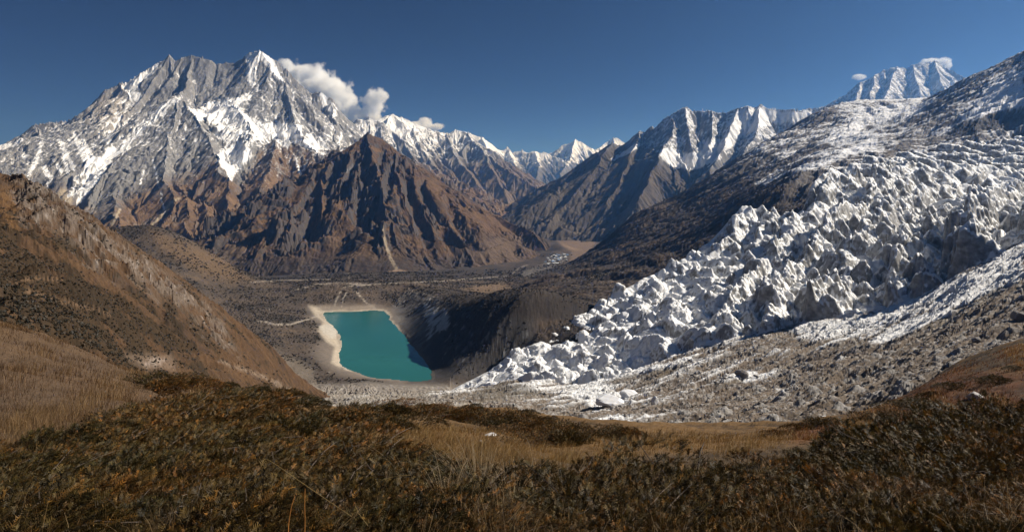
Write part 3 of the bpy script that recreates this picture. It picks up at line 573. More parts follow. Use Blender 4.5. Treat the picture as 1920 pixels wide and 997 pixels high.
# ------------------------------------------------------------------ big slope on the right
def make_slope():
    P = Patch(930, 2080, 640, logspace(1200, 5200, 460))
    pts = [(1000,522,2600),(950,530,2700),(1062,508,2900),(1128,458,3300),(1095,483,3100),(1060,565,1500),(1200,400,3300),(1150,525,1800),(1200,505,1800),(1300,452,1900),(1300,402,2600),(1400,385,1900),(1280,368,3250),(1335,330,3200),(1400,295,3100),(1500,325,1900),(1450,264,3200),(1500,240,3300),(1545,206,3450),(1575,200,3450),(1640,197,3400),(1690,200,3350),(1600,280,2200),(1750,186,3100),(1700,262,2300),(1790,165,2950),(1840,141,2800),(1920,115,2600),(2000,75,2450),(2080,40,2300),(1920,200,2180),(1920,255,2060),(1800,268,2100),(2080,180,2000),(2080,260,1800),
           (1200,440,4500),(1545,265,5000),(1840,210,4500),(1920,190,4500),(2080,180,4500),(1400,380,4600),(1050,520,4500),(1000,540,3800),(1500,430,1500),(1300,520,1500),(1700,340,1500),(1920,330,1450),(1100,590,1250),(1400,470,1300),(1450,330,2500),(1600,240,2900),(1700,215,2900),(1850,175,2450)]
    T = TPS(pts, 1e-5); z = T(P.U, P.Y)
    al = .946 * P.X - .324 * P.Y; ac = .324 * P.X + .946 * P.Y
    n1 = fbm(P.X / 200, P.Y / 200, 6, 701, .58); n2 = fbm(P.X / 22, P.Y / 22, 4, 703, .65); st = fbm(al / 520 + n1 * .3, ac / 70, 6, 705, .6)
    st2 = fbm(al / 150, ac / 26 + n1 * .6, 5, 707, .6)
    gx, gy = P.grad(z); e1 = erosion(P.X, P.Y, gx, gy, 260, 1., 6, 1.5, 1.4, 711, .55)
    z = z + e1 * 30 + st * 22 + st2 * 9 + n2 * 3.5 + n1 * 14
    yf = np.interp(P.PX, GF[:, 0], GF[:, 2], left=9e9); yb = np.interp(P.PX, GB[:, 0], GB[:, 2]); foot = ss(-20, 60, P.Y - yf) * ss(-5, 70, yb - P.Y); z = z - 70 * np.where(P.PX > 840, foot, 0) - np.where(P.PX > 840, np.clip(yf + 60 - P.Y, 0, 400) * .3, 0)
    P.z = z.astype(f32); px, py = P.PX, P.PY; nz = P.nz(); rel = P.lap(3)
    hi = py - np.interp(px, [1000,1200,1300,1400,1500,1600,1700,1800,1920], [380,330,320,318,340,345,330,340,340])
    up = ss(70, -60, hi + n1 * 40)
    c = flat(P, (.068, .055, .047)); c = mixc(c, (.10, .072, .052), ss(-.1, .4, n1 + st * .6)); c = mixc(c, (.045, .04, .037), ss(0, .45, st2))
    c = c + (np.array((.165, .15, .14), f32) - c) * up[..., None]; c = mixc(c, (.085, .08, .08), up * ss(.05, .45, -st + n2 * .5) * .8)
    S = np.interp(hi, [-160, -100, -40, 10, 50, 100], [.15, .12, .08, -.05, -.28, -.8]) + st * .40 + st2 * .42 + n2 * .36 + (nz - .8) * .8 - rel * .02
    q = lambda pts, fe=8: area(px + st * 14 + n2 * 5, py + st * 10 + n2 * 4, pts, fe)
    S += q([(1560,255),(1610,222),(1625,228),(1600,250),(1640,250),(1600,265),(1560,270)]) * .7
    S += q([(1590,205),(1640,200),(1700,195),(1750,190),(1720,215),(1640,235),(1620,215)]) * .3
    S += q([(1700,250),(1760,240),(1850,180),(1920,150),(1920,190),(1860,225),(1780,250)]) * .22
    S += q([(1860,150),(1920,130),(1920,215),(1800,240),(1830,190)]) * .2
    S += stroke(px + n2 * 4, py + n2 * 3, [(1420,345),(1500,318),(1560,300),(1640,262)], 5, 7) * .35
    dk = q([(1775,250),(1800,232),(1870,215),(1920,205),(1920,220),(1860,240),(1800,256)], 5); S -= dk * 1.2; c = mixc(c, (.055, .05, .047), dk * .8)
    dk = q([(1520,240),(1560,215),(1575,206),(1560,205),(1540,215)], 5) + q([(1660,290),(1700,262),(1712,266),(1680,290)], 4); S -= dk * .8
    c = snowmix(c, S, .1, .3, (.76, .76, .77))
    o = structure(P.build("right_hillside", mat_ground("snow dusted slope", 9, .28, .4, 2), c)); return P, o

# ------------------------------------------------------------------ rocky brown hillside on the left
def make_left():
    P = Patch(-420, 720, 760, logspace(95, 1250, 560))
    pts = [(0,352,620),(60,353,620),(130,398,650),(185,425,670),(220,448,680),(270,485,700),(330,528,720),(400,580,760),(440,612,790),(480,640,820),(530,685,870),(565,718,910),(-200,330,600),(-420,320,580),
           (0,480,380),(0,560,220),(0,610,150),(100,560,270),(200,600,310),(270,705,260),(300,680,340),(400,720,430),(450,705,520),(500,742,560),(200,500,540),(330,600,580),(450,670,680),(560,748,850),(100,450,520),(-200,480,350),(-200,600,150),(-420,600,150),(-420,450,380),
           (150,650,200),(0,660,100),(-200,660,100),(600,760,880),(650,780,850),(640,752,950),(350,760,260),(500,800,300),(150,720,120),(350,840,150),(600,850,400),
           (0,440,950),(130,490,950),(330,620,1050),(480,715,1100),(-200,420,950),(600,770,1150)]
    z = TPS(pts, 1e-5)(P.U, P.Y)
    n1 = fbm(P.X / 70, P.Y / 70, 6, 801, .58); n2 = fbm(P.X / 9, P.Y / 9, 5, 803, .62); n3 = fbm(P.X / 28, P.Y / 28, 5, 804, .6)
    gx, gy = P.grad(z); e1 = erosion(P.X, P.Y, gx, gy, 75, 1., 5, 1.5, 1.3, 811, .55)
    py0 = HZ - F * z / P.Y; px = P.PX
    rocky = area(px + n1 * 26, py0 + n1 * 20, [(20,352),(75,352),(140,400),(260,478),(350,545),(400,600),(420,650),(385,640),(330,590),(230,530),(160,500),(130,460),(40,420)], 16)
    rocky = np.maximum(rocky, area(px + n1 * 26, py0 + n1 * 20, [(330,560),(380,565),(420,610),(440,660),(400,640),(350,600)], 14))
    rocky = rocky * (1 - .85 * ss(-.05, .25, n1 + .5 * n3) * ss(180, 300, px))
    f1, f2, cid, ox, oy = worley(P.X / 11 + n2 * .4, P.Y / 16 + n2 * .4, 821)
    crag = ridged(P.X / 42, P.Y / 42, 5, 823, .6) - .4
    z = z + e1 * 13 + n1 * 9 + n3 * 3.6 + rocky * (crag * 15 + (cid - .5) * 3.2 * ss(0, .3, f2 - f1)) + n2 * .7 + fbm(P.X / 2.6, P.Y / 2.6, 4, 806, .65) * .5
    P.z = z.astype(f32); py = P.PY; nz = P.nz()
    n4 = fbm(P.X / 2.6, P.Y / 2.6, 4, 806, .65)
    c = flat(P, (.112, .073, .042)); c = mixc(c, (.155, .10, .054), ss(-.2, .4, n3 + n2 * .5)); c = mixc(c, (.082, .058, .04), ss(0, .5, n1 + n2 * .3)); c = c * (1 + .45 * n4 + .25 * n2)[..., None]
    c = mixc(c, (.19, .115, .05), area(px + n1 * 12, py + n1 * 10, [(0,352),(30,360),(40,420),(0,470)], 14) * .7)
    dz = area(px + n3 * 18, py + n3 * 14, [(0,420),(40,420),(110,500),(180,530),(330,600),(420,660),(330,660),(420,720),(440,780),(250,700),(120,650),(0,560)], 26)
    sh = ss(-.05, .12, n3 * 1.0 + n2 * .55 + n4 * .35 - e1 * .25 - .09 + dz * .40 - ss(640, 700, py) * .10)
    P.scrub = sh * (P.Y < 1000); c = mixc(c, (.042, .034, .022), sh * .8)
    # boulder grey on the crags
    g = np.clip(rocky * ss(-.25, .25, n2 + crag * .8 + (cid - .5) * .6), 0, 1); c = mixc(c, (.20, .178, .15), g * .75); c = mixc(c, (.1, .09, .08), g * ss(.1, .5, -n2) * .6)
    c = mixc(c, (.36, .34, .31), rocky * ss(.25, .42, n2 + n4 * .5) * .8)
    path = np.maximum.reduce([stroke(px + n3 * 5, py + n3 * 4, [(30,530),(70,522),(115,525)], 4, 3), stroke(px + n3 * 5, py + n3 * 4, [(50,545),(100,562),(160,575),(210,590)], 5, 2)])
    c = mixc(c, (.25, .175, .11), path * .6 * ss(-.4, .2, n2 + .2))
    c = mixc(c, (.34, .29, .23), stroke(px + n2 * 4, py + n2 * 3, [(410,675),(450,690),(500,708),(545,732)], 3, 7) * .6 * ss(-.4, .3, n2 + n4))
    c = mixc(c, (.5, .48, .45), area(px + n2 * 10, py + n2 * 6, [(265,680),(290,672),(310,672),(300,682),(272,685)], 3) * .85 * ss(-.3, .1, n4 + .1))
    c = mixc(c, (.27, .22, .17), area(px + n3 * 8, py + n3 * 6, [(230,665),(320,665),(330,690),(270,692)], 10) * .6)
    c = c * np.array((.72, .64, .60), f32)
    o = structure(P.build("left_hillside", mat_ground("dry hillside grass and rock", 1.6, .35, .45, .5), c)); return P, o

# ------------------------------------------------------------------ rubble moraine beside the glacier
def make_moraine():
    P = Patch(500, 2060, 880, logspace(130, 1200, 640))
    pts = [tuple(p) for p in GF] + [(560,748,950),(620,745,930),(700,742,930),(780,740,950),(700,772,720),(600,765,780),(860,775,600),(1000,797,500),(1100,805,400),(1300,808,300),(1500,803,250),(1600,785,240),(1780,692,270),(1850,665,280),(1920,642,290),(2060,590,290),
           (1000,760,700),(1150,760,620),(1300,740,550),(1450,720,520),(1600,690,470),(1750,640,430),(1900,575,420),(1100,735,780),(1350,690,680),(1550,650,620),(1700,610,560),
           (700,850,420),(1000,880,250),(1300,900,160),(1500,900,140),(1780,800,150),(1920,760,150),(500,800,700),
           (840,740,1200),(1000,700,1200),(1200,680,1200),(1500,590,1200),(1800,500,1200),(2060,430,1200),(560,750,1200)]
    z = TPS(pts, 1e-5)(P.U, P.Y)
    al = .87 * P.X + .5 * P.Y; ac = -.5 * P.X + .87 * P.Y
    n1 = fbm(P.X / 60, P.Y / 60, 6, 901, .6); n2 = fbm(P.X / 7, P.Y / 7, 5, 903, .68); st = fbm(al / 230 + n1 * .4, ac / 20, 6, 905, .55); st2 = fbm(al / 90, ac / 8 + n1, 5, 906, .58)
    f1, f2, cid, ox, oy = worley(P.X / 6.5, P.Y / 6.5, 911); g1, g2, gid, gx_, gy_ = worley(P.X / 2.6, P.Y / 2.6, 913)
    bl = np.maximum(0, .42 - f1) * (cid > .62) * cid; bl2 = np.maximum(0, .42 - g1) * (gid > .5) * gid
    k1, k2, kid, kx, ky = worley(P.X / 15, P.Y / 15, 917); bl0 = np.maximum(0, .34 - k1) * (kid > .72) * kid
    z = z + st * 8 + n1 * 4 + st2 * 2 + n2 * .7 + bl * 3.0 + bl2 * 1.8 + bl0 * 9 + n1 * 3 - 2.5 * ss(.1, .4, -st2 + n2 * .3)
    P.z = z.astype(f32); px, py = P.PX, P.PY; nz = P.nz(); n3 = fbm(P.X / 2.2, P.Y / 2.2, 4, 915, .7)
    c = flat(P, (.150, .118, .090)); c = mixc(c, (.105, .083, .064), ss(-.1, .4, n1 + n2 * .4)); c = mixc(c, (.29, .25, .20), ss(.05, .45, -st + n2 * .3))
    c = mixc(c, (.075, .07, .07), ss(.12, .5, n3 + n2 * .5) * .8); c = mixc(c, (.36, .34, .32), ss(.25, .55, -n3 + n2 * .3) * .6)
    c = mixc(c, (.10, .09, .085), ss(.15, .45, -st2 + n2 * .4) * .6); c = mixc(c, (.27, .26, .25), (bl0 > .01) * .7); c = mixc(c, (.33, .31, .29), (bl > .02) * .5 + (bl2 > .05) * (gid > .75) * .45)  # hollows darkened in the colour as if shaded
    up = np.interp(px, [850, 1000, 1200, 1500, 1900], [735, 720, 695, 612, 462]); near = ss(130, 0, py - up) * ss(900, 1050, px)
    S = st * .50 + st2 * .40 + n1 * .42 + n2 * .28 - .20 - .10 * ss(1250, 1450, px) + near * .26 - .2 * ss(150, 230, py - up)
    q = lambda pts, fe=6: area(px + n2 * 6 + st * 8, py + n2 * 4 + st * 5, pts, fe)
    S += q([(1070,740),(1110,712),(1180,705),(1200,690),(1260,688),(1180,712),(1120,735),(1085,748)]) * .75
    S += q([(840,735),(900,722),(990,712),(1090,722),(1160,712),(1060,738),(960,740),(900,735)]) * .12
    S += q([(760,722),(850,724),(900,735),(830,742),(780,740)]) * .12
    S += q([(1100,750),(1140,735),(1180,738),(1175,752),(1130,762),(1105,760)]) * .85
    S += q([(1120,790),(1150,778),(1190,780),(1160,790)]) * .6 + q([(1370,700),(1400,695),(1440,700),(1470,690),(1430,712),(1400,718)]) * .5 + q([(1630,640),(1700,600),(1780,580),(1770,590),(1700,625),(1650,645)]) * .7 + q([(1440,732),(1490,716),(1510,720),(1460,742)]) * .5 + q([(1740,575),(1900,500),(1920,505),(1800,570)]) * .4
    S += q([(1480,618),(1650,586),(1800,516),(1920,466),(1920,525),(1800,578),(1650,632),(1500,640)], 10) * .42
    ice = ss(.05, .3, S) ; c = mixc(c, (.70, .70, .70), ice * (.75 + .25 * ss(-.3, .3, n3)))
    c = mixc(c, (.11, .085, .06), q([(1130,718),(1200,700),(1270,686),(1290,688),(1220,708),(1150,722)], 4) * .9)
    c = mixc(c, (.12, .105, .085), q([(880,740),(940,715),(990,722),(1020,740),(960,745),(900,748)], 6) * .7)
    c = mixc(c, (.30, .27, .23), (1 - ss(780, 900, px)) * .55)
    keep = P.Y < np.interp(px, GF[:, 0], GF[:, 2] + 130) + 60
    o = structure(P.build("moraine", mat_ground("moraine rubble", 1.3, .4, .4, .25), c, keep=keep)); return P, o

# ------------------------------------------------------------------ the icefall
def make_glacier():
    P = Patch(805, 2050, 1000, logspace(640, 2250, 1000))
    pts = [tuple(p) for p in GF] + [tuple(p) for p in GB] + [(1500,500,1100),(1700,432,1150),(1850,400,1150),(1600,385,1350),(1700,350,1500),(1850,330,1600),(1300,560,1100),(1150,630,1050),(1400,480,1300),(1600,500,960),(2050,360,1150),(1450,440,1350),(1520,420,1300)]
    z = TPS(pts, 2e-5)(P.U, P.Y)
    X, Y, px = P.X, P.Y, P.PX
    yf = np.interp(px, GF[:, 0], GF[:, 2]); yb = np.interp(px, GB[:, 0], GB[:, 2])
    n1 = fbm(X / 90, Y / 90, 5, 1001, .55); n2 = fbm(X / 24, Y / 24, 5, 1003, .6); n3 = fbm(X / 5, Y / 5, 4, 1005, .65)
    s = -.87 * X - .5 * Y; t = .5 * X - .87 * Y                      # downstream, across
    inside = np.minimum(ss(0, 20, Y - yf), ss(0, 26, yb - Y))
    # long curved fins across the flow
    ph = (s + 30 * n1 + 5 * n2 + .00042 * (t + 650) ** 2) / 44; fr = ph - np.floor(ph)
    fin = np.where(fr < .70, .35 + .65 * fr / .70, 1 - (fr - .70) / .30); fin = np.clip(fin * 1.25 - .12, 0, 1)
    def blocks(L1, L2, wa, seed, crack, tilt):
        a1, a2, aid, aox, aoy = worley((s + wa * n2 + wa * n1) / L1, (t + wa * n2) / L2, seed)
        r2 = (aid * 7.13) % 1.0; r3 = (aid * 13.7) % 1.0
        top = aid + tilt * (aox * (r2 * 2 - 1) + aoy * (r3 * 2 - 1)) + .25 * np.abs(aox) * (r3 > .6)
        return ss(.0, crack, a2 - a1) * np.clip(top + .15, 0, 1.3)
    def peaks(L1, L2, wa, seed, pw=.9, cut=1.25):
        a1, a2, aid, aox, aoy = worley((s + wa * n2 + 1.5 * wa * n1) / L1, (t + wa * n2) / L2, seed)
        return (.35 + .75 * aid) * np.clip(1.10 - cut * a1, 0, 1) ** pw, aid
    pka, _ = peaks(44, 100, 12, 1011, .9, 1.35); pkb, _ = peaks(70, 165, 16, 1021, .85, 1.4); pk1 = pka + (pkb - pka) * ss(1380, 1480, px); pk2, id2 = peaks(24, 50, 7, 1012, .9, 1.3); pk3, id3 = peaks(9, 14, 3, 1013, 1, 1.25)
    slab = blocks(40, 52, 8, 1014, .10, 1.2); block = blocks(15, 20, 4, 1015, .14, 1.0)
    up = ss(350, 318, HZ - F * z / Y) * ss(1490, 1570, px); low = ss(1330, 1150, px)
    ph3 = (.34 * X + .94 * Y + 34 * n1 + 4 * n2 + .00035 * (X - 1000) ** 2) / 66; fr3 = ph3 - np.floor(ph3); arc = np.clip(np.where(fr3 < .74, .15 + .85 * fr3 / .74, 1 - (fr3 - .74) / .26) * 1.25 - .1, 0, 1.05)
    A = np.interp(px, [840, 950, 1100, 1300, 1450, 1600, 1750, 1950], [8, 17, 29, 41, 61, 74, 72, 56])
    chaos = ss(-.25, .35, fbm(X / 150, Y / 150, 3, 1031, .5) + .25 * low)
    # knife fins running toward the viewer, crests broken into teeth
    q = .68 * X + .73 * Y; pf = (.73 * X - .68 * Y + 46 * n1 + 8 * n2 - .00030 * (q - 1250) ** 2) / 78; ff = pf - np.floor(pf); fcell = np.floor(pf)
    tri = np.where(ff < .30, ff / .30, (1 - ff) / .70); knife = np.clip(tri * 1.25 - .10, 0, 1.05) ** 1.15
    crest = fbm(q / 80 + fcell * 7.3, fcell * 3.1, 5, 1051, .55); teeth = np.clip(.78 + .75 * crest, .2, 1.2)
    knife = knife * teeth * (.75 + .45 * h2(fcell, fcell * 0 + 3, 1053))
    blend = ss(1250, 1420, px)
    sharp = np.maximum(np.maximum(1.05 * pk1 * (1 - .35 * blend), .66 * pk2 + .08), blend * 1.15 * knife + (1 - blend) * .5 * knife)
    d = A * inside * (.92 * sharp + .14 * pk2 + .05 * pk3 + .22 * slab * chaos * (1 - .6 * blend) + (.02 + .08 * chaos) * block + .30 * n1)
    d = d * (1 - up) + up * inside * (38 * arc * (.6 + .6 * ss(-.4, .4, n1)) + 7 * pk2 * (1 - arc) + 2.5 * pk3 + 10 * n1 + 4)
    z = z - A * .58 * inside * (1 - .6 * up) + d + n3 * .2
    z = z - np.maximum(0, yf - Y) * .9 - np.maximum(0, Y - yb) * 1.5 - 6 * (1 - inside)
    P.z = z.astype(f32); nz = P.nz(); rel = P.lap(4); py = P.PY
    n3 = fbm((X + .6 * z) / 6, (Y * .6 + z * 1.3) / 6, 4, 1045, .6); n4 = fbm((X + .3 * z) / 9, (Y * .4 + z * 1.5) / 5, 4, 1041, .6)
    c = flat(P, (.33, .32, .305)); c = mixc(c, (.19, .182, .172), ss(-.1, .5, n4 + n1 * .6)); c = mixc(c, (.55, .555, .55), ss(.05, .5, n3 - n4 * .4))
    c = mixc(c, (.27, .235, .19), ss(.1, .5, -n1 + n3 * .4) * .55)
    c = mixc(c, (.16, .15, .14), ss(0, -9, rel) * .7)
    S = (nz - .44) * 1.6 + n3 * .30 + n2 * .16 + np.clip(rel, -6, 6) * .04 + .10
    S += area(px + n2 * 10, py + n2 * 8, [(1340,400),(1480,400),(1500,430),(1460,470),(1360,470)], 14) * .3 + .25 * low
    c = snowmix(c, S, -.02, .16, (.84, .84, .83))
    c = mixc(c, (.30, .27, .23), ss(.36, .5, n1 - n3 * .5) * .35)
    bias = .07 * low - .13 * up + .02 * blend * (1 - up) - .16 * ss(.15, .5, -n1 + .3 * n2); c = np.stack([bias, bias, bias], -1).astype(f32)
    keep = (Y > yf - 25) & (Y < yb + 45)
    o = structure(P.build("glacier", mat_glacier(), c, keep=keep, smooth=True)); return P, o
# ------------------------------------------------------------------ the slope the viewer stands on
def make_foreground():
    P = Patch(-520, 2440, 620, logspace(1.3, 190, 620))
    pts = [(0,997,2.7),(480,997,2.9),(960,997,3.0),(1440,997,3.0),(1920,997,2.7),(-500,997,2.6),(2400,997,2.5),(960,1300,1.9),(200,1300,1.8),(1700,1300,1.8),(-500,1400,1.6),(2400,1400,1.6),
           (0,900,4.6),(480,900,5),(960,905,5.4),(1440,905,5.2),(1920,890,4.6),(0,790,8.5),(300,810,9),(650,850,9),(960,845,10),(1300,862,9),(1600,850,9),(1920,800,8.5),(-500,800,7),(2400,800,7),
           (0,690,17),(250,745,18),(500,790,20),(800,810,20),(1050,838,18),(1350,835,16),(1650,810,18),(1850,775,22),(1920,765,20),
           (0,596,34),(140,642,34),(270,694,34),(440,716,36),(530,745,38),(560,757,40),(660,768,46),(750,762,50),(870,770,58),(960,782,60),(1030,797,62),(1100,806,60),(1300,811,60),(1500,803,60),(1600,786,70),(1700,738,82),(1780,692,92),(1850,665,98),(1920,640,104),(2100,590,110),(2400,560,100),(-200,560,34),(-500,540,34),
           (0,680,60),(140,730,60),(270,780,60),(440,800,60),(560,840,70),(660,850,80),(870,850,90),(1030,880,95),(1300,890,95),(1500,880,95),(1600,860,110),(1780,770,140),(1920,720,160),(-200,650,60),(-500,640,60),(2400,640,170),
           (0,800,180),(560,950,180),(1030,980,180),(1500,960,180),(1920,800,185)]
    z = TPS(pts, 1e-6)(P.U, P.Y)
    n1 = fbm(P.X / 5, P.Y / 5, 5, 1101, .55); n2 = fbm(P.X / .6, P.Y / .6, 4, 1103, .6); n3 = fbm(P.X / 16, P.Y / 16, 4, 1104, .5)
    sc = np.interp(P.Y, [1, 4, 12, 60], [.1, .35, .8, 1])
    z = z + n1 * .55 * sc + n2 * .06 + n3 * .6 * ss(14, 40, P.Y)
    z = z - np.interp(P.Y, [1, 3, 12, 24, 40, 70], [.20, .27, .32, .30, .2, .3])      # room for the plants that stand on it
    P.z = z.astype(f32); px, py = P.PX, P.PY; P.n1, P.n3 = n1, n3
    c = flat(P, (.050, .036, .023)); c = mixc(c, (.085, .058, .034), ss(-.2, .4, n2 + n1 * .4))
    far = ss(13, 22, P.Y); P.far = far
    c = mixc(c, (.15, .088, .038), far * ss(-.3, .3, n1 + n3 * .5 + n2 * .3)); c = mixc(c, (.10, .066, .040), far * ss(.1, .5, -n1 + n2 * .4))
    c = mixc(c, (.12, .05, .025), area(px, py, [(1450,815),(1600,786),(1700,735),(1790,690),(1920,700),(1920,780),(1700,790),(1500,830)], 14) * .85 * ss(-.5, .2, n1))
    c = mixc(c, (.09, .058, .036), area(px, py, [(-400,540),(0,596),(150,640),(280,695),(450,716),(400,740),(200,800),(0,860),(-400,860)], 14) * .85 * ss(-.5, .3, n2 + .3))
    o = structure(P.build("foreground_slope", mat_ground("slope soil and litter", .09, .5, .5, .03), c)); return P, o

def visible(P, px, py):
    x, y, z = P.hit(px, py); return x, y, float(P.at([x], [y])[0])

# ------------------------------------------------------------------ plants
def mat_leaf(name, c0, c1, c2=None, trans=.25):
    m = bpy.data.materials.new(name); m.use_nodes = True; n = m.node_tree; b = n.nodes["Principled BSDF"]; lk = n.links.new
    at = n.nodes.new("ShaderNodeAttribute"); at.attribute_name = "tint"
    oi = n.nodes.new("ShaderNodeObjectInfo"); cr = n.nodes.new("ShaderNodeValToRGB")
    cr.color_ramp.elements[0].color = (*c0, 1); cr.color_ramp.elements[1].color = (*c1, 1)
    if c2: e_ = cr.color_ramp.elements.new(.55); e_.color = (*c2, 1)
    lk(oi.outputs["Random"], cr.inputs[0])
    mx = n.nodes.new("ShaderNodeMix"); mx.data_type = 'RGBA'; mx.blend_type = 'MULTIPLY'; mx.inputs[0].default_value = 1
    lk(cr.outputs[0], mx.inputs[6]); lk(at.outputs["Color"], mx.inputs[7]); lk(mx.outputs[2], b.inputs["Base Color"])
    b.inputs["Roughness"].default_value = .6; b.inputs["Specular IOR Level"].default_value = .25
    if trans:
        tr = n.nodes.new("ShaderNodeBsdfTranslucent"); lk(mx.outputs[2], tr.inputs[0]); ms = n.nodes.new("ShaderNodeMixShader"); ms.inputs[0].default_value = trans
        lk(b.outputs[0], ms.inputs[1]); lk(tr.outputs[0], ms.inputs[2]); lk(ms.outputs[0], n.nodes["Material Output"].inputs[0])
    return m
def tube_np(pts, r0, r1, k=5):
    pts = np.array(pts, float); n = len(pts); tg = np.gradient(pts, axis=0); tg /= np.linalg.norm(tg, axis=1)[:, None] + 1e-9
    up = np.array((.3, .2, .93)); a_ = np.cross(tg, up); a_ /= np.linalg.norm(a_, axis=1)[:, None] + 1e-9; b_ = np.cross(tg, a_)
    r = np.linspace(r0, r1, n)[:, None]; V = []
    for j in range(k):
        t = 2 * math.pi * j / k; V.append(pts + (a_ * math.cos(t) + b_ * math.sin(t)) * r)
    V = np.stack(V, 1).reshape(-1, 3); Q = []
    for i in range(n - 1):
        for j in range(k): Q.append((i * k + j, i * k + (j + 1) % k, (i + 1) * k + (j + 1) % k, (i + 1) * k + j))
    return V, np.array(Q)
def merge(parts):
    V, Q, o = [], [], 0
    for v, q in parts: V.append(v); Q.append(q + o); o += len(v)
    return np.concatenate(V), np.concatenate(Q)
def data_ob(name, V, Q, mat, col=None, smooth=False):
    o = mesh_np(name, V, Q, mat, col, None, smooth); return o

def juniper_foliage(r, h, nf, seed, wind):
    """low mat of feathery fronds: each frond a bent axis with narrow needles on both sides"""
    g = np.random.default_rng(seed); V, C = [], []
    th = g.random(nf) * 2 * math.pi; rr = np.sqrt(g.random(nf)); lob = 1 + .25 * np.sin(3 * th + seed) + .15 * np.sin(5 * th + 2 * seed)
    bx = rr * r * lob * np.cos(th); by = rr * r * lob * np.sin(th)
    top = h * np.sqrt(np.maximum(0.02, 1 - rr ** 2)) * (1 + .35 * np.sin(bx * 7 / r + seed) * np.cos(by * 6 / r))
    bz = top * (.25 + .75 * g.random(nf) ** .6)
    ax = bx / r * .9 + g.normal(0, .5, nf) + wind; ay = by / r * .9 + g.normal(0, .5, nf); az = .55 + .5 * g.random(nf)
    A = np.stack([ax, ay, az], 1); A /= np.linalg.norm(A, axis=1)[:, None]
    L = g.uniform(.045, .10, nf); droop = g.uniform(.1, .6, nf); K = 7
    base = np.stack([bx, by, bz], 1); side = np.cross(A, g.normal(0, 1, (nf, 3))); side /= np.linalg.norm(side, axis=1)[:, None]; nor = np.cross(A, side)
    shade = g.uniform(.35, 1.6, nf) * (.55 + .6 * g.random(nf)); hue = g.random(nf)
    for k in range(K):
        t = (k + .5) / K; p = base + A * (L * t)[:, None]; p[:, 2] -= droop * L * t * t * .8; p[:, 0] += wind * L * t * t * .5
        ln = (L * .30 * (1 - .65 * t) + .006) * g.uniform(.5, 1.4, nf)
        for sg in (-1, 1):
            d = A * .75 + side * sg * .8 + nor * g.normal(0, .35, nf)[:, None]; d /= np.linalg.norm(d, axis=1)[:, None]
            w_ = np.cross(d, nor) * .0030
            V.append(np.stack([p - w_, p + w_, p + d * ln[:, None] + w_ * .3, p + d * ln[:, None] - w_ * .3], 1))
            cc = np.stack([shade * (1 + 2.2 * (hue > .80) + 1.3 * t), shade * (1 + 1.1 * (hue > .80) + 1.0 * t), shade * (1 + .3 * (hue > .8) + .15 * t)], 1)  # some fronds browner; tips brightened in the colour as if sunlit
            C.append(np.repeat(cc[:, None], 4, 1))
    V = np.concatenate(V).reshape(-1, 3); C = np.concatenate(C).reshape(-1, 3); Q = np.arange(len(V)).reshape(-1, 4)
    return V, Q, C
def juniper_branches(r, h, seed, n=14):
    g = np.random.default_rng(seed); parts = []
    for i in range(n):
        th = g.random() * 6.28; d = r * g.uniform(.5, 1.0); m = np.array([math.cos(th), math.sin(th)])
        d *= 1.12; pts = [(m[0] * d * t + g.normal(0, .025), m[1] * d * t + g.normal(0, .025), h * (.05 + .95 * t * (1.35 - .6 * t)) * g.uniform(.75, 1.0)) for t in np.linspace(0, 1, 6)]
        parts.append(tube_np(pts, .011, .003, 4))
    return merge(parts)

def set_tags(o, label=None, cat=None, group=None):
    if label: o['label'] = label
    if cat: o['category'] = cat
    if group: o['group'] = group
    return o
def empty(name, loc=(0, 0, 0), rz=0, s=1):
    o = bpy.data.objects.new(name, None); COL.objects.link(o); o.location = loc; o.rotation_euler = (0, 0, rz); o.scale = (s,) * 3; return o
def dup_tree(root):
    r = root.copy(); COL.objects.link(r)
    for ch in list(root.children):
        c = ch.copy(); COL.objects.link(c); c.parent = r
    return r

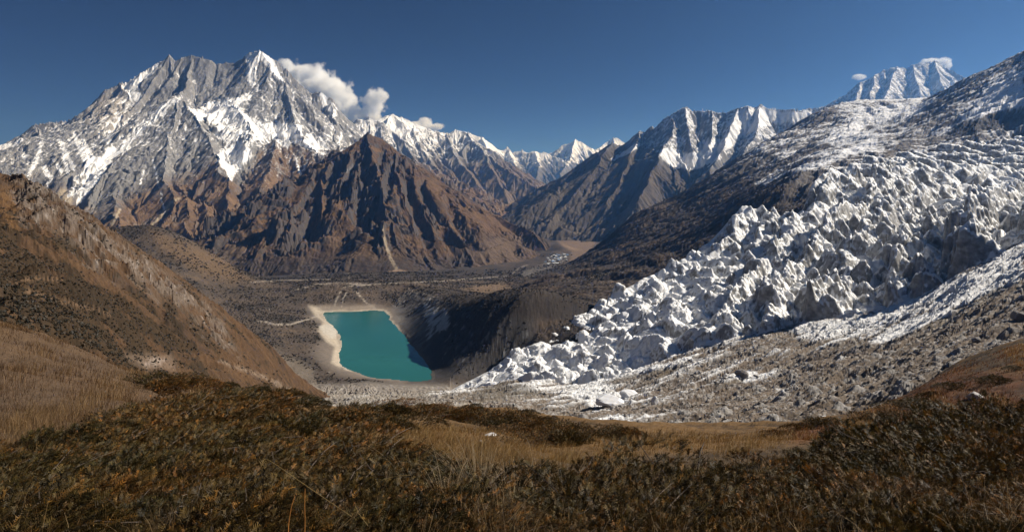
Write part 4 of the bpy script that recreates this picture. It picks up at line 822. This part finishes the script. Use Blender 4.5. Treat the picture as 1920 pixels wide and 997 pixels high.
def make_shrubs(P):
    ml = mat_leaf("juniper needles", (.024, .021, .008), (.074, .042, .015), (.042, .030, .011), .2); mb = mat_plain("juniper bark", (.085, .065, .05), .9, .35, 30)
    protos = []
    for v in range(7):
        r, h = [(.62,.34),(.75,.40),(.55,.30),(.85,.42),(.68,.46),(.5,.36),(.95,.38)][v]
        V, Q, C = juniper_foliage(r, h * .72, 1750, 40 + v, (.35, .1, .5, -.1, .3, .2, .45)[v]); VB, QB = juniper_branches(r, h * .7, 60 + v)
        protos.append((v, (V, Q, C), (VB, QB)))
    roots = [None] * 7
    def place(x, y, s, label, group, v):
        if roots[v] is None:
            e_ = empty("juniper_shrub"); _, (V, Q, C), (VB, QB) = protos[v]
            f = data_ob("foliage", V, Q, ml, C); b = data_ob("branch_frame", VB, QB, mb); f.parent = e_; b.parent = e_; roots[v] = e_; o = e_
        else: o = dup_tree(roots[v])
        o.location = (x, y, float(P.at([x], [y])[0]) - .05 * s); o.rotation_euler = (0, 0, random.uniform(-.9, .9)); o.scale = (s * random.uniform(.9, 1.15), s * random.uniform(.9, 1.15), s * random.uniform(.85, 1.2))
        set_tags(o, label, "shrub", group); return o
    spots = []; g = np.random.default_rng(5)
    # near mat: bottom third of the view; gaps where straw grass shows through
    tries = 0
    while len(spots) < 205 and tries < 9000:
        tries += 1; px = g.uniform(-80, 2000); py = 1060 - 285 * g.random() ** .9
        top = np.interp(px, [0, 130, 250, 400, 560, 700, 850, 1000, 1150, 1300, 1500, 1700, 1800, 1920], [885, 855, 795, 770, 840, 925, 975, 970, 945, 935, 925, 880, 840, 815])
        if py < top: continue
        if 640 < px < 1010 and 905 < py < 1000 and g.random() < .6: continue
        x, y, z = P.hit(px, py)
        if y > 40: continue
        s = float(np.interp(y, [3, 8, 20], [.72, 1.15, 1.7])) * g.uniform(.65, 1.35)
        if any((x - a_) ** 2 + (y - b_) ** 2 < (.60 * min(s, c_)) ** 2 for a_, b_, c_ in spots): continue
        spots.append((x, y, s))
    for x, y, s in spots: place(x, y, s, "low dark olive juniper shrub matted into the near slope", "juniper shrubs matted over the near slope", int(g.integers(7)))
    # dark strips of shrub out on the meadow
    far = []
    for pts, n in (([(670,772),(750,766),(870,774),(960,788),(1025,798)], 24), ([(800,780),(900,790),(960,800)], 12), ([(600,790),(680,800),(760,806)], 10), ([(1000,830),(1060,822),(1080,815)], 7), ([(1130,815),(1200,818)], 6), ([(1650,798),(1720,770),(1745,752)], 9), ([(430,722),(520,738),(560,765)], 7), ([(300,722),(380,738)], 4), ([(1480,806),(1560,800)], 4), ([(1800,730),(1900,700)], 4)):
        pts = np.array(pts, float); tt = np.linspace(0, len(pts) - 1, n)
        for t in tt:
            px = np.interp(t, np.arange(len(pts)), pts[:, 0]) + g.normal(0, 14); py = np.interp(t, np.arange(len(pts)), pts[:, 1]) + g.normal(2, 6)
            x, y, z = P.hit(px, py); far.append((x, y, g.uniform(.9, 1.9)))
    for x, y, s in far: place(x, y, s, "rounded dark shrub set apart in dry grass beyond the near mat", "dark shrubs apart in the dry grass", int(g.integers(7)))

def blades(P, n, region, L, W, cols, seed, lean=(.5, .1), ylim=(1.5, 150), clump=0):
    """curved grass blades, three quads each, standing on the slope"""
    g = np.random.default_rng(seed); x, y = region(g, n); n = len(x)
    if clump:
        k = g.integers(0, max(1, n // clump), n); cx, cy = x[k], y[k]; rad = .05 + .012 * cy; x = cx + g.normal(0, 1, n) * rad; y = np.maximum(cy + g.normal(0, 1, n) * rad, 1.4)
    pn = fbm((x / (.25 + .05 * y)).astype(f32), (y / (.25 + .09 * y)).astype(f32), 3, seed + 50); kp = pn > g.uniform(-.5, .15, n); x, y, pn = x[kp], y[kp], pn[kp]; n = len(x)
    z = P.at(x, y); ln = g.uniform(*L, n) * (.65 + .9 * np.clip(pn + .3, 0, 1)); wd = g.uniform(*W, n) * np.maximum(1, y / 9); th = g.random(n) * 6.28
    dx = np.cos(th) * .55 + lean[0] + g.normal(0, .25, n); dy = np.sin(th) * .55 + lean[1] + g.normal(0, .25, n)
    nv = np.stack([dx, dy], 1); nl = np.linalg.norm(nv, axis=1) + 1e-6; sx, sy = -dy / nl, dx / nl
    bend = g.uniform(.35, 1.15, n); V = []
    face = g.random(n) * 3.14; wx, wy = np.cos(face) * wd, np.sin(face) * wd * .6
    for t in (0, .4, .75, 1.0):
        ox = dx * ln * t * t * bend * .75; oy = dy * ln * t * t * bend * .75; oz = ln * (t - .42 * bend * t * t)
        k = (1 - .85 * t)
        V.append(np.stack([np.stack([x + ox - wx * k, y + oy - wy * k, z + oz - .01], 1), np.stack([x + ox + wx * k, y + oy + wy * k, z + oz - .01], 1)], 1))
    V = np.stack(V, 1).reshape(n, 8, 3); q = np.array([[0,1,3,2],[2,3,5,4],[4,5,7,6]]); Q = (np.arange(n)[:, None, None] * 8 + q[None]).reshape(-1, 4)
    cols = np.array(cols); c = cols[np.clip(((pn * 1.2 + .5 + g.normal(0, .25, n)) * len(cols)).astype(int), 0, len(cols) - 1)] * g.uniform(.55, 1.15, (n, 1)); C = np.repeat(c[:, None], 8, 1).reshape(-1, 3)
    return V.reshape(-1, 3), Q, C
def mat_grass(name):
    m = bpy.data.materials.new(name); m.use_nodes = True; n = m.node_tree; b = n.nodes["Principled BSDF"]; lk = n.links.new
    at = n.nodes.new("ShaderNodeAttribute"); at.attribute_name = "tint"; lk(at.outputs["Color"], b.inputs["Base Color"])
    b.inputs["Roughness"].default_value = .55; b.inputs["Specular IOR Level"].default_value = .3
    tr = n.nodes.new("ShaderNodeBsdfTranslucent"); lk(at.outputs["Color"], tr.inputs[0]); ms = n.nodes.new("ShaderNodeMixShader"); ms.inputs[0].default_value = .3
    lk(b.outputs[0], ms.inputs[1]); lk(tr.outputs[0], ms.inputs[2]); lk(ms.outputs[0], n.nodes["Material Output"].inputs[0]); return m
def make_grass(P):
    mg = mat_grass("dry grass blades")
    straw = [(.13,.08,.042),(.20,.12,.055),(.27,.165,.075),(.33,.215,.10),(.38,.26,.13)]
    gold = [(.42,.25,.085),(.33,.19,.062),(.25,.14,.052),(.44,.29,.12)]; red = [(.15,.062,.03),(.22,.085,.034),(.27,.115,.042),(.33,.17,.055)]; mauve = [(.085,.050,.030),(.14,.078,.042),(.20,.112,.056),(.26,.155,.072),(.32,.20,.09)]
    def screen_region(poly, ymax=900):
        """random ground points of the slope inside a closed outline on the ground"""
        W = [P.hit(px, py)[:2] for px, py in poly]
        W = np.array(W)
        def f(g, n):
            k = 0; xs, ys = [], []
            while k < n:
                ly = g.uniform(math.log(W[:, 1].min()), math.log(W[:, 1].max()), n * 2); y = np.exp(ly); u = g.uniform((W[:, 0] / W[:, 1]).min(), (W[:, 0] / W[:, 1]).max(), n * 2)
                ins = poly_sd(960 + F * u, ly * 300, [(960 + F * a_ / b_, math.log(b_) * 300) for a_, b_ in W]) > 0
                xs.append((u * y)[ins]); ys.append(y[ins]); k += ins.sum()
                if ins.sum() == 0: break
            return np.concatenate(xs)[:n], np.concatenate(ys)[:n]
        return f
    near = screen_region([(-60,870),(300,800),(700,850),(1000,880),(1300,860),(1920,790),(1980,1040),(-60,1040)])
    parts = []
    parts.append(blades(P, 44000, near, (.14, .42), (.0014, .0028), straw, 1, lean=(.3, 0), clump=16))
    parts.append(blades(P, 52000, screen_region([(-40,592),(140,640),(270,692),(440,715),(420,745),(250,760),(150,850),(0,905),(-60,905)]), (.10, .48), (.0018, .0040), mauve, 2, lean=(.25, 0), clump=22))
    parts.append(blades(P, 44000, screen_region([(560,762),(660,800),(870,800),(1030,802),(1300,813),(1500,806),(1450,850),(1200,850),(1000,880),(850,880),(680,845)]), (.10, .42), (.0020, .0042), gold, 3, clump=20))
    parts.append(blades(P, 26000, screen_region([(1440,815),(1600,790),(1700,740),(1780,696),(1920,646),(1960,640),(1960,770),(1700,805),(1500,830)]), (.2, .5), (.003, .006), red + gold[:1], 4, clump=20))
    V = [];  Q = []; C = []; o = 0
    for v, q, c in parts: V.append(v); Q.append(q + o); C.append(c); o += len(v)
    ob = mesh_np("dry_grass", np.concatenate(V), np.concatenate(Q), mg, np.concatenate(C)); ob['kind'] = 'stuff'
    return mg, straw

def tussock(P, mg, x, y, n, L, spread, lean, seed, cols, label, group=None, wd=.0022):
    g = np.random.default_rng(seed); z = float(P.at([x], [y])[0]); K = 9; V = []
    th = g.random(n) * 6.28; r0 = g.random(n) ** .5 * .07; ln = g.uniform(*L, n); bend = g.uniform(.4, 1.25, n) * spread
    dx = np.cos(th) * .6 + lean[0] + g.normal(0, .2, n); dy = np.sin(th) * .6 + lean[1] + g.normal(0, .2, n); bx = np.cos(th) * r0; by = np.sin(th) * r0
    for k in range(K):
        t = k / (K - 1); w_ = wd * (1 - .8 * t)
        ox = bx + dx * ln * (t * .25 + t * t * .75) * bend * .7; oy = by + dy * ln * (t * .25 + t * t * .75) * bend * .7; oz = ln * (t - .5 * bend * t ** 2.2)
        V.append(np.stack([np.stack([ox - w_, oy, oz], 1), np.stack([ox + w_, oy + w_ * .4, oz], 1)], 1))
    V = np.stack(V, 1).reshape(-1, 3); q = np.array([[2*k, 2*k+1, 2*k+3, 2*k+2] for k in range(K - 1)]); Q = (np.arange(n)[:, None, None] * 2 * K + q[None]).reshape(-1, 4)
    c = np.array(cols)[g.integers(0, len(cols), n)] * g.uniform(.7, 1.25, (n, 1)); C = np.repeat(c[:, None], 2 * K, 1).reshape(-1, 3)
    ob = mesh_np("grass_tussock", V, Q, mg, C); ob.location = (x, y, z - .02); set_tags(ob, label, "grass", group); return ob

def make_scrub(P, name, mask, n, size, seed, cols):
    """low scrub growing over a far slope: thousands of small leafy clumps, one mass"""
    g = np.random.default_rng(seed); ny, nu = P.X.shape; w_ = mask * P.Y * P.Y ** 0.0; idx = np.nonzero(mask.ravel() > .25)[0]
    pw = (mask.ravel()[idx]); pw = pw / pw.sum(); k = g.choice(idx, n, p=pw); x = P.X.ravel()[k] + g.normal(0, 1, n) * size * .8; y = P.Y.ravel()[k] + g.normal(0, 1, n) * size * 1.2; z = P.at(x, y)
    r = size * g.uniform(.5, 1.3, n) * np.maximum(.6, y / 450); nb = 7; V = []
    for b in range(nb):
        th = g.random(n) * 6.28; el = g.uniform(.25, 1.3, n); d = np.stack([np.cos(th) * np.cos(el), np.sin(th) * np.cos(el), np.sin(el) * .8], 1); c_ = np.stack([x, y, z], 1) + d * r[:, None] * .55
        t1 = np.cross(d, g.normal(0, 1, (n, 3))); t1 /= np.linalg.norm(t1, axis=1)[:, None]; t2 = np.cross(d, t1)
        a_ = (r * g.uniform(.35, .7, n))[:, None]; V.append(np.stack([c_ - t1 * a_, c_ - t2 * a_ * .8, c_ + t1 * a_, c_ + t2 * a_ * .8 + d * a_ * .3], 1))
    V = np.stack(V, 1).reshape(-1, 3); Q = np.arange(len(V)).reshape(-1, 4); c = np.array(cols)[g.integers(0, len(cols), n)] * g.uniform(.6, 1.3, (n, 1)); C = np.repeat(c, nb * 4, 0)
    o = mesh_np(name, V, Q, mat_grass(name + " leaves"), C); o['kind'] = 'stuff'

def make_details(P, mg, straw):
    g = np.random.default_rng(77); pale = [(.36,.26,.15),(.30,.20,.11),(.40,.30,.18)]
    def on(px, py): return P.hit(px, py)[:2]
    x, y = on(900, 985); tussock(P, mg, x, y, 190, (.4, .95), 1.0, (-.35, .1), 201, pale, "large straw tussock with long arching blades at bottom centre")
    x, y = on(1010, 960); tussock(P, mg, x, y, 90, (.4, .85), 1.0, (-.2, .1), 202, pale, "thinner straw tussock right of the large arching tussock")
    for i, (px, py, n_) in enumerate(((840,990,90),(960,995,120),(780,975,60),(1060,990,70),(870,940,60))):
        x, y = on(px, py); tussock(P, mg, x, y, n_, (.35, .75), 1.3, (g.uniform(-.45, .1), .05), 230 + i, pale, 'pale straw tussock arching beside the large tussock at bottom centre', 'pale arching tussocks at bottom centre', .0020)
    for i in range(26):
        px, py = g.uniform(30, 1900), g.uniform(850, 1000); x, y = on(px, py)
        tussock(P, mg, x, y, int(g.integers(18, 40)), (.2, .42), 1.0, (g.uniform(-.2, .5), 0), 300 + i, straw, "small tuft of thin straw grass among the dark shrubs", "small straw tufts among the shrubs", .0018)
    # grey dead branches
    md = mat_plain("weathered dead wood", (.22, .185, .155), .85, .35, 40)
    def dead(px, py, s, seed, label, lean):
        h = np.random.default_rng(seed); x, y = on(px, py); z = float(P.at([x], [y])[0])
        e_ = empty("dead_branch", (x, y, z)); parts = []
        def grow(p, d, L, r, depth):
            n = 7; pts = [np.array(p, float)]; dd = np.array(d, float)
            for i in range(n):
                dd = dd + h.normal(0, .16, 3) + np.array((0, 0, -.05)); dd /= np.linalg.norm(dd); pts.append(pts[-1] + dd * L / n)
            parts.append(tube_np(pts, r, r * .35, 5))
            if depth:
                for i in range(3):
                    k = int(h.integers(2, n)); nd = dd + h.normal(0, .55, 3); nd[2] = abs(nd[2]) * .6 + .1; grow(pts[k], nd / np.linalg.norm(nd), L * h.uniform(.4, .7), r * .55, depth - 1)
        for k in range(4): grow((h.normal(0, .05), h.normal(0, .05), 0), np.array((lean + h.normal(0, .5), h.normal(0, .3), .8)), s * h.uniform(.7, 1.1), .0042, 2)
        o = data_ob("twig_frame", *merge(parts), md, smooth=True); o.parent = e_; set_tags(e_, label, "dead branch"); return e_
    dead(395, 1000, .30, 11, "bare grey dead branch forking over shrubs at bottom left", -.6)
    dead(350, 985, .22, 12, "smaller grey dead twig left of the large dead branch", -.3)
    dead(455, 1005, .24, 13, "short pale dead twig between grey branch and orange stems", -.5)
    dead(1850, 985, .26, 14, "grey dead twig in the shadowed shrubs at bottom right", -.5)
    dead(1500, 960, .22, 15, "pale dead twig lying in the shrubs right of centre", .5)
    # orange stems and the long yellow stalk
    mo = mat_plain("orange dry stem", (.30, .12, .025), .6, .25, 20); my = mat_plain("yellow dry stalk", (.24, .16, .06), .6, .2, 20)
    def stem(pxs, d, r, m, name, label, cat):
        pts = np.array([world(px, py, d + i * .02) for i, (px, py) in enumerate(pxs)]); tt = np.linspace(0, 1, 14); s_ = np.linspace(0, 1, len(pts))
        pp = np.stack([np.interp(tt, s_, pts[:, k]) for k in range(3)], 1); pp[1:-1] = (pp[:-2] + 2 * pp[1:-1] + pp[2:]) / 4
        V, Qd = tube_np(pp - pp[0], r, r * .5, 6); o = data_ob(name, V, Qd, m, smooth=True); o.location = pp[0]; set_tags(o, label, cat)
    stem([(540,1010),(541,980),(546,950),(553,928)], 2.75, .0026, mo, "plant_stalk", "orange dry stem leaning right, left of a pair", "stem")
    stem([(571,1010),(572,975),(571,945),(572,915)], 2.80, .0022, mo, "plant_stalk", "straight thin orange stem, right of a pair", "stem")
    stem([(660,968),(600,928),(560,900),(520,872),(498,858),(488,862)], 3.0, .0013, my, "plant_stalk", "long yellow stalk slanting down to the right across shrubs", "stalk")
    stem([(690,985),(660,945),(700,905),(740,892),(770,890)], 3.2, .0012, my, "plant_stalk", "pale arching stalk curving up and right beside the tussock", "stalk")
    # stones
    mr = mat_plain("pale stone", (.56, .53, .50), .9, .25, 6); mdk = mat_plain("grey stone", (.22, .20, .185), .9, .4, 4); mi = mat_plain("snow covered ice block", (.74, .74, .75), .7, .12, 2)
    def stone(PP, px, py, size, m, seed, label, group=None, name="boulder", cat="boulder", flatn=.6, tilt=0):
        x, y, z = PP.hit(px, py); z = float(PP.at([x], [y])[0]); r = size * y / F / 2
        bm = bmesh.new(); bmesh.ops.create_icosphere(bm, subdivisions=3, radius=1); h = np.random.default_rng(seed)
        pl = [(v_ / np.linalg.norm(v_), h.uniform(.55, .85)) for v_ in h.normal(0, 1, (11, 3))]
        for v in bm.verts:
            p = np.array(v.co)
            for nn, dd_ in pl:
                k = p @ nn - dd_
                if k > 0: p = p - nn * k * .92
            p = p * (1 + .05 * math.sin(p[0] * 9 + seed) * math.cos(p[1] * 8 + p[2] * 7)); v.co = Vector(p * np.array((r, r * .8, r * flatn)))
        me = bpy.data.meshes.new(name); bm.to_mesh(me); bm.free(); me.materials.append(m); o = bpy.data.objects.new(name, me); COL.objects.link(o)
        o.location = (x, y, z + r * flatn * .35); o.rotation_euler = (0, tilt, h.uniform(-.6, .6)); set_tags(o, label, cat, group); return o
    stone(P, 1829, 748, 34, mr, 1, "white angular boulder on the red-brown slope at right", tilt=.25)
    stone(P, 921, 816, 24, mr, 2, "flat white stone slab at the edge of the golden meadow", flatn=.22)
    stone(P, 901, 829, 9, mr, 3, "small white stone in golden grass left of centre")
    stone(P, 566, 890, 8, mr, 4, "tiny white stone among the shrubs above the orange stems")
    return stone, mr, mdk, mi

def make_rubble(PM, stone, mr, mdk, mi):
    stone(PM, 1229, 757, 17, mi, 21, "upright white ice block standing alone on the moraine rubble", name="ice_block", cat="ice block", flatn=1.2)
    stone(PM, 1143, 756, 64, mi, 22, "wide dirty white ice mound on the moraine, left of the upright block", name="ice_block", cat="ice block", flatn=.42)
    stone(PM, 1180, 742, 40, mi, 26, "white ice lump behind the right end of the ice mound", name="ice_block", cat="ice block", flatn=.4)
    stone(PM, 1392, 704, 28, mdk, 23, "dark bluish boulder beside ice streaks in the middle of the moraine", flatn=.7)
    stone(PM, 1305, 806, 46, mdk, 24, "dark rock slab at the moraine edge above the brown slope", flatn=.45, tilt=.2)
    stone(PM, 1540, 797, 70, mi, 25, "long snowy slab at the foot of the moraine by brown slope", name="ice_block", cat="ice block", flatn=.25, tilt=-.25)
    stone(PM, 1910, 600, 30, mdk, 27, "large dark boulder on rubble at the right edge", flatn=.8)
    stone(PM, 1830, 640, 20, mdk, 28, "blue grey boulder on upper rubble left of right-edge boulder", flatn=.7)
    g = np.random.default_rng(31); k = 0
    protos = []
    for i in range(6): o = stone(PM, 1000 + i * 120, 770 - i * 20, 7, mdk, 40 + i, "small grey boulder strewn over the moraine rubble", "small boulders strewn over the moraine"); protos.append((o, o.location.y))
    while k < 190:
        px = g.uniform(620, 1930); lo = np.interp(px, [600, 900, 1000, 1100, 1500, 1600, 1780, 1920], [740, 740, 725, 720, 620, 600, 545, 490]); hi = np.interp(px, [600, 700, 860, 1000, 1300, 1500, 1600, 1780, 1920], [755, 766, 772, 795, 806, 800, 780, 690, 640])
        py = lo + (hi - lo) * g.random() ** .6; x, y, z = PM.hit(px, py); o0, y0 = protos[int(g.integers(6))]; o = o0.copy(); COL.objects.link(o)
        o.location = (x, y, float(PM.at([x], [y])[0]) + .2); s = g.uniform(.4, 1.2) * y / y0; o.scale = (s, s, s * g.uniform(.7, 1.2)); o.rotation_euler = (g.normal(0, .2), g.normal(0, .2), g.uniform(0, 6)); k += 1

def make_village(PV):
    """low stone houses with gabled roofs; each is a few pixels in the view"""
    roofs = [mat_plain("blue sheet roof", (.20, .30, .48), .5, .1, .3), mat_plain("pale sheet roof", (.52, .54, .56), .5, .1, .3), mat_plain("slate roof", (.20, .19, .19), .8, .2, .3)]
    wm = mat_plain("rough stone wall", (.23, .20, .17), .9, .25, .5); g = np.random.default_rng(3); made = {}
    labels = ["blue roofed house in the valley village", "pale roofed house in the valley village", "slate roofed house in the valley village"]
    groups = ["blue roofed village houses", "pale roofed village houses", "slate roofed village houses"]
    used = []; k = 0; t = 0
    while k < 54 and t < 3000:
        t += 1; py = g.uniform(478, 511); cx = np.interp(py, [478, 490, 500, 511], [1048, 1046, 1040, 1022]); px = g.normal(cx, 11); x, y, z = PV.hit(px, py)
        if not 3300 < y < 5200 or any((x - a_) ** 2 + ((y - b_) * .45) ** 2 < 17 ** 2 for a_, b_ in used): continue
        used.append((x, y)); v = int(g.choice(3, p=(.34, .36, .30)))
        if v not in made:
            L, W, H, R = 6.5, 4.5, 5, 2.6
            e_ = empty("village_house"); V = np.array([(-L,-W,-2),(L,-W,-2),(L,W,-2),(-L,W,-2),(-L,-W,H),(L,-W,H),(L,W,H),(-L,W,H),(-L,0,H+R),(L,0,H+R)], float)
            bm = bmesh.new(); vs = [bm.verts.new(p) for p in V]
            for f in ((0,1,5,4),(2,3,7,6),(1,2,6,9,5),(3,0,4,8,7)): bm.faces.new([vs[i] for i in f])
            me = bpy.data.meshes.new("wall"); bm.to_mesh(me); bm.free(); me.materials.append(wm); wo = bpy.data.objects.new("wall", me); COL.objects.link(wo); wo.parent = e_
            bm = bmesh.new(); o_ = .7
            for sg in (-1, 1):
                p = [(-L-o_, sg*(W+o_), H-.35), (L+o_, sg*(W+o_), H-.35), (L+o_, 0, H+R+.12), (-L-o_, 0, H+R+.12)]; a1 = [bm.verts.new(q) for q in p]; a2 = [bm.verts.new((q[0], q[1], q[2] + .3)) for q in p]
                bm.faces.new(a1); bm.faces.new(a2[::-1])
                for i in range(4): bm.faces.new((a1[i], a2[i], a2[(i+1)%4], a1[(i+1)%4]))
            bmesh.ops.recalc_face_normals(bm, faces=bm.faces[:]); me = bpy.data.meshes.new("roof"); bm.to_mesh(me); bm.free(); me.materials.append(roofs[v]); ro = bpy.data.objects.new("roof", me); COL.objects.link(ro); ro.parent = e_
            made[v] = e_; o = e_
        else: o = dup_tree(made[v])
        o.location = (x, y, float(PV.at([x], [y])[0])); o.rotation_euler = (0, 0, float(g.choice([.2, .3, 1.75]) + g.normal(0, .12))); s = g.uniform(.8, 1.3); o.scale = (s, s, s); set_tags(o, labels[v], "house", groups[v]); k += 1

# ------------------------------------------------------------------ clouds, far behind the peaks and outside the haze
def make_clouds():
    D = 46000.0; S = D / F
    def cloud(blobs, label, seed, dens=.0045, nscale=900., namp=1.15):
        B = [(*world(px, py, D), rx * S, max(rx, ry) * S * .9, ry * S) for px, py, rx, ry in blobs]
        lo = np.min([(x - a_ * 1.25, y - b_ * 1.25, z - c_ * 1.25) for x, y, z, a_, b_, c_ in B], 0); hi = np.max([(x + a_ * 1.25, y + b_ * 1.25, z + c_ * 1.25) for x, y, z, a_, b_, c_ in B], 0)
        ce = (lo + hi) / 2; bm = bmesh.new(); bmesh.ops.create_cube(bm, size=1)
        for v in bm.verts: v.co = Vector(np.array(v.co) * (hi - lo))
        me = bpy.data.meshes.new("cloud"); bm.to_mesh(me); bm.free()
        m = bpy.data.materials.new("cloud vapour"); m.use_nodes = True; n = m.node_tree; n.nodes.clear(); lk = n.links.new
        out = n.nodes.new("ShaderNodeOutputMaterial"); vol = n.nodes.new("ShaderNodeVolumePrincipled"); tc = n.nodes.new("ShaderNodeTexCoord"); last = None
        nz = n.nodes.new("ShaderNodeTexNoise"); nz.inputs["Scale"].default_value = 1 / nscale; nz.inputs["Detail"].default_value = 8; nz.inputs["Roughness"].default_value = .62
        off = n.nodes.new("ShaderNodeVectorMath"); off.operation = 'ADD'; off.inputs[1].default_value = (seed * 913, seed * 377, 0); lk(tc.outputs["Object"], off.inputs[0]); lk(off.outputs[0], nz.inputs["Vector"])
        for x, y, z, a_, b_, c_ in B:
            sb = n.nodes.new("ShaderNodeVectorMath"); sb.operation = 'SUBTRACT'; sb.inputs[1].default_value = (x - ce[0], y - ce[1], z - ce[2]); lk(tc.outputs["Object"], sb.inputs[0])
            dv = n.nodes.new("ShaderNodeVectorMath"); dv.operation = 'DIVIDE'; dv.inputs[1].default_value = (a_, b_, c_); lk(sb.outputs[0], dv.inputs[0])
            le = n.nodes.new("ShaderNodeVectorMath"); le.operation = 'LENGTH'; lk(dv.outputs[0], le.inputs[0])
            if last is None: last = le.outputs["Value"]
            else:
                mn = n.nodes.new("ShaderNodeMath"); mn.operation = 'SMOOTH_MIN'; mn.inputs[2].default_value = .25; lk(last, mn.inputs[0]); lk(le.outputs["Value"], mn.inputs[1]); last = mn.outputs[0]
        # density = clamp((1 - d) + (noise - .5) * amp)
        a1 = n.nodes.new("ShaderNodeMath"); a1.operation = 'MULTIPLY_ADD'; a1.inputs[1].default_value = namp * 2; a1.inputs[2].default_value = 1 - namp + .02; lk(nz.outputs[0], a1.inputs[0])
        a2 = n.nodes.new("ShaderNodeMath"); a2.operation = 'SUBTRACT'; lk(a1.outputs[0], a2.inputs[0]); lk(last, a2.inputs[1])
        mr = n.nodes.new("ShaderNodeMapRange"); mr.inputs[1].default_value = 0; mr.inputs[2].default_value = .4; mr.inputs[3].default_value = 0; mr.inputs[4].default_value = dens; lk(a2.outputs[0], mr.inputs[0])
        lk(mr.outputs[0], vol.inputs["Density"]); vol.inputs["Color"].default_value = (.972, .984, 1, 1); vol.inputs["Anisotropy"].default_value = .0; lk(vol.outputs[0], out.inputs["Volume"])
        m.cycles.volume_step_rate = .5
        me.materials.append(m); o = bpy.data.objects.new("cloud", me); COL.objects.link(o); o.location = ce; set_tags(o, label, "cloud")
    cloud([(560,145,34,26),(590,150,30,28),(610,170,40,34),(575,165,40,30),(640,200,32,32),(535,120,16,12),(650,225,40,20)], "long white cloud spilling down behind the snowy summit", 1)
    cloud([(703,190,24,22),(697,214,20,22),(712,182,16,14),(680,222,26,14)], "upright puffy white cloud above the ridge right of summit", 2, nscale=640)
    cloud([(750,236,28,12),(780,236,28,10),(797,230,14,10),(815,238,18,7)], "low flat white cloud lying along the ridge behind small snow dome", 3, nscale=560)
    cloud([(1611,145,13,6)], "tiny lone white cloud in the sky left of right-hand peak", 4, nscale=390, namp=.6)
    cloud([(1745,117,18,8),(1768,116,14,8),(1777,124,7,9)], "small white cloud clinging to the top of right-hand snow peak", 5, nscale=390, namp=.7)
def make_haze():
    bm = bmesh.new(); bmesh.ops.create_cube(bm, size=1)
    lo = np.array((-21000., -2000., -1080.)); hi = np.array((21000., 42000., 2600.))
    for v in bm.verts: v.co = Vector(lo + (np.array(v.co) + .5) * (hi - lo))
    me = bpy.data.meshes.new("haze"); bm.to_mesh(me); bm.free()
    m = bpy.data.materials.new("haze air"); m.use_nodes = True; n = m.node_tree; n.nodes.clear()
    out = n.nodes.new("ShaderNodeOutputMaterial"); v = n.nodes.new("ShaderNodeVolumePrincipled")
    v.inputs["Color"].default_value = (.17, .44, 1.0, 1); v.inputs["Absorption Color"].default_value = (1, 1, 1, 1); v.inputs["Density"].default_value = HAZE_DENSITY; v.inputs["Anisotropy"].default_value = .55
    n.links.new(v.outputs[0], out.inputs["Volume"]); me.materials.append(m)
    o = bpy.data.objects.new("haze", me); COL.objects.link(o); o['kind'] = 'stuff'
make_ground()
PV, _ = make_valley(); make_lake()
PH, _ = make_massif(); PG, _ = make_brown(); make_mid(); make_far(); make_right(); make_peak()
PS, _ = make_slope(); PB, _ = make_left(); PM, _ = make_moraine(); PE, _ = make_glacier()
PF, _ = make_foreground()
make_village(PV)
make_scrub(PB, 'hillside_scrub', PB.scrub * (1 / np.maximum(PB.Y, 1)) * 300, 36000, 1.15, 8, [(.032,.026,.016),(.042,.032,.019),(.026,.023,.014),(.065,.045,.026)])
make_scrub(PV, 'valley_scrub', PV.scrub * (PV.Y < 3400) * np.interp(PV.Y, [900, 3400], [1, .5]), 20000, .95, 9, [(.040,.034,.028),(.055,.044,.034),(.030,.028,.022),(.075,.055,.04)])
make_shrubs(PF); MG, STRAW = make_grass(PF); stone, MR, MD, MI = make_details(PF, MG, STRAW); make_rubble(PM, stone, MR, MD, MI)
make_clouds(); make_haze()
print("built in", round(time.time() - T0, 1))
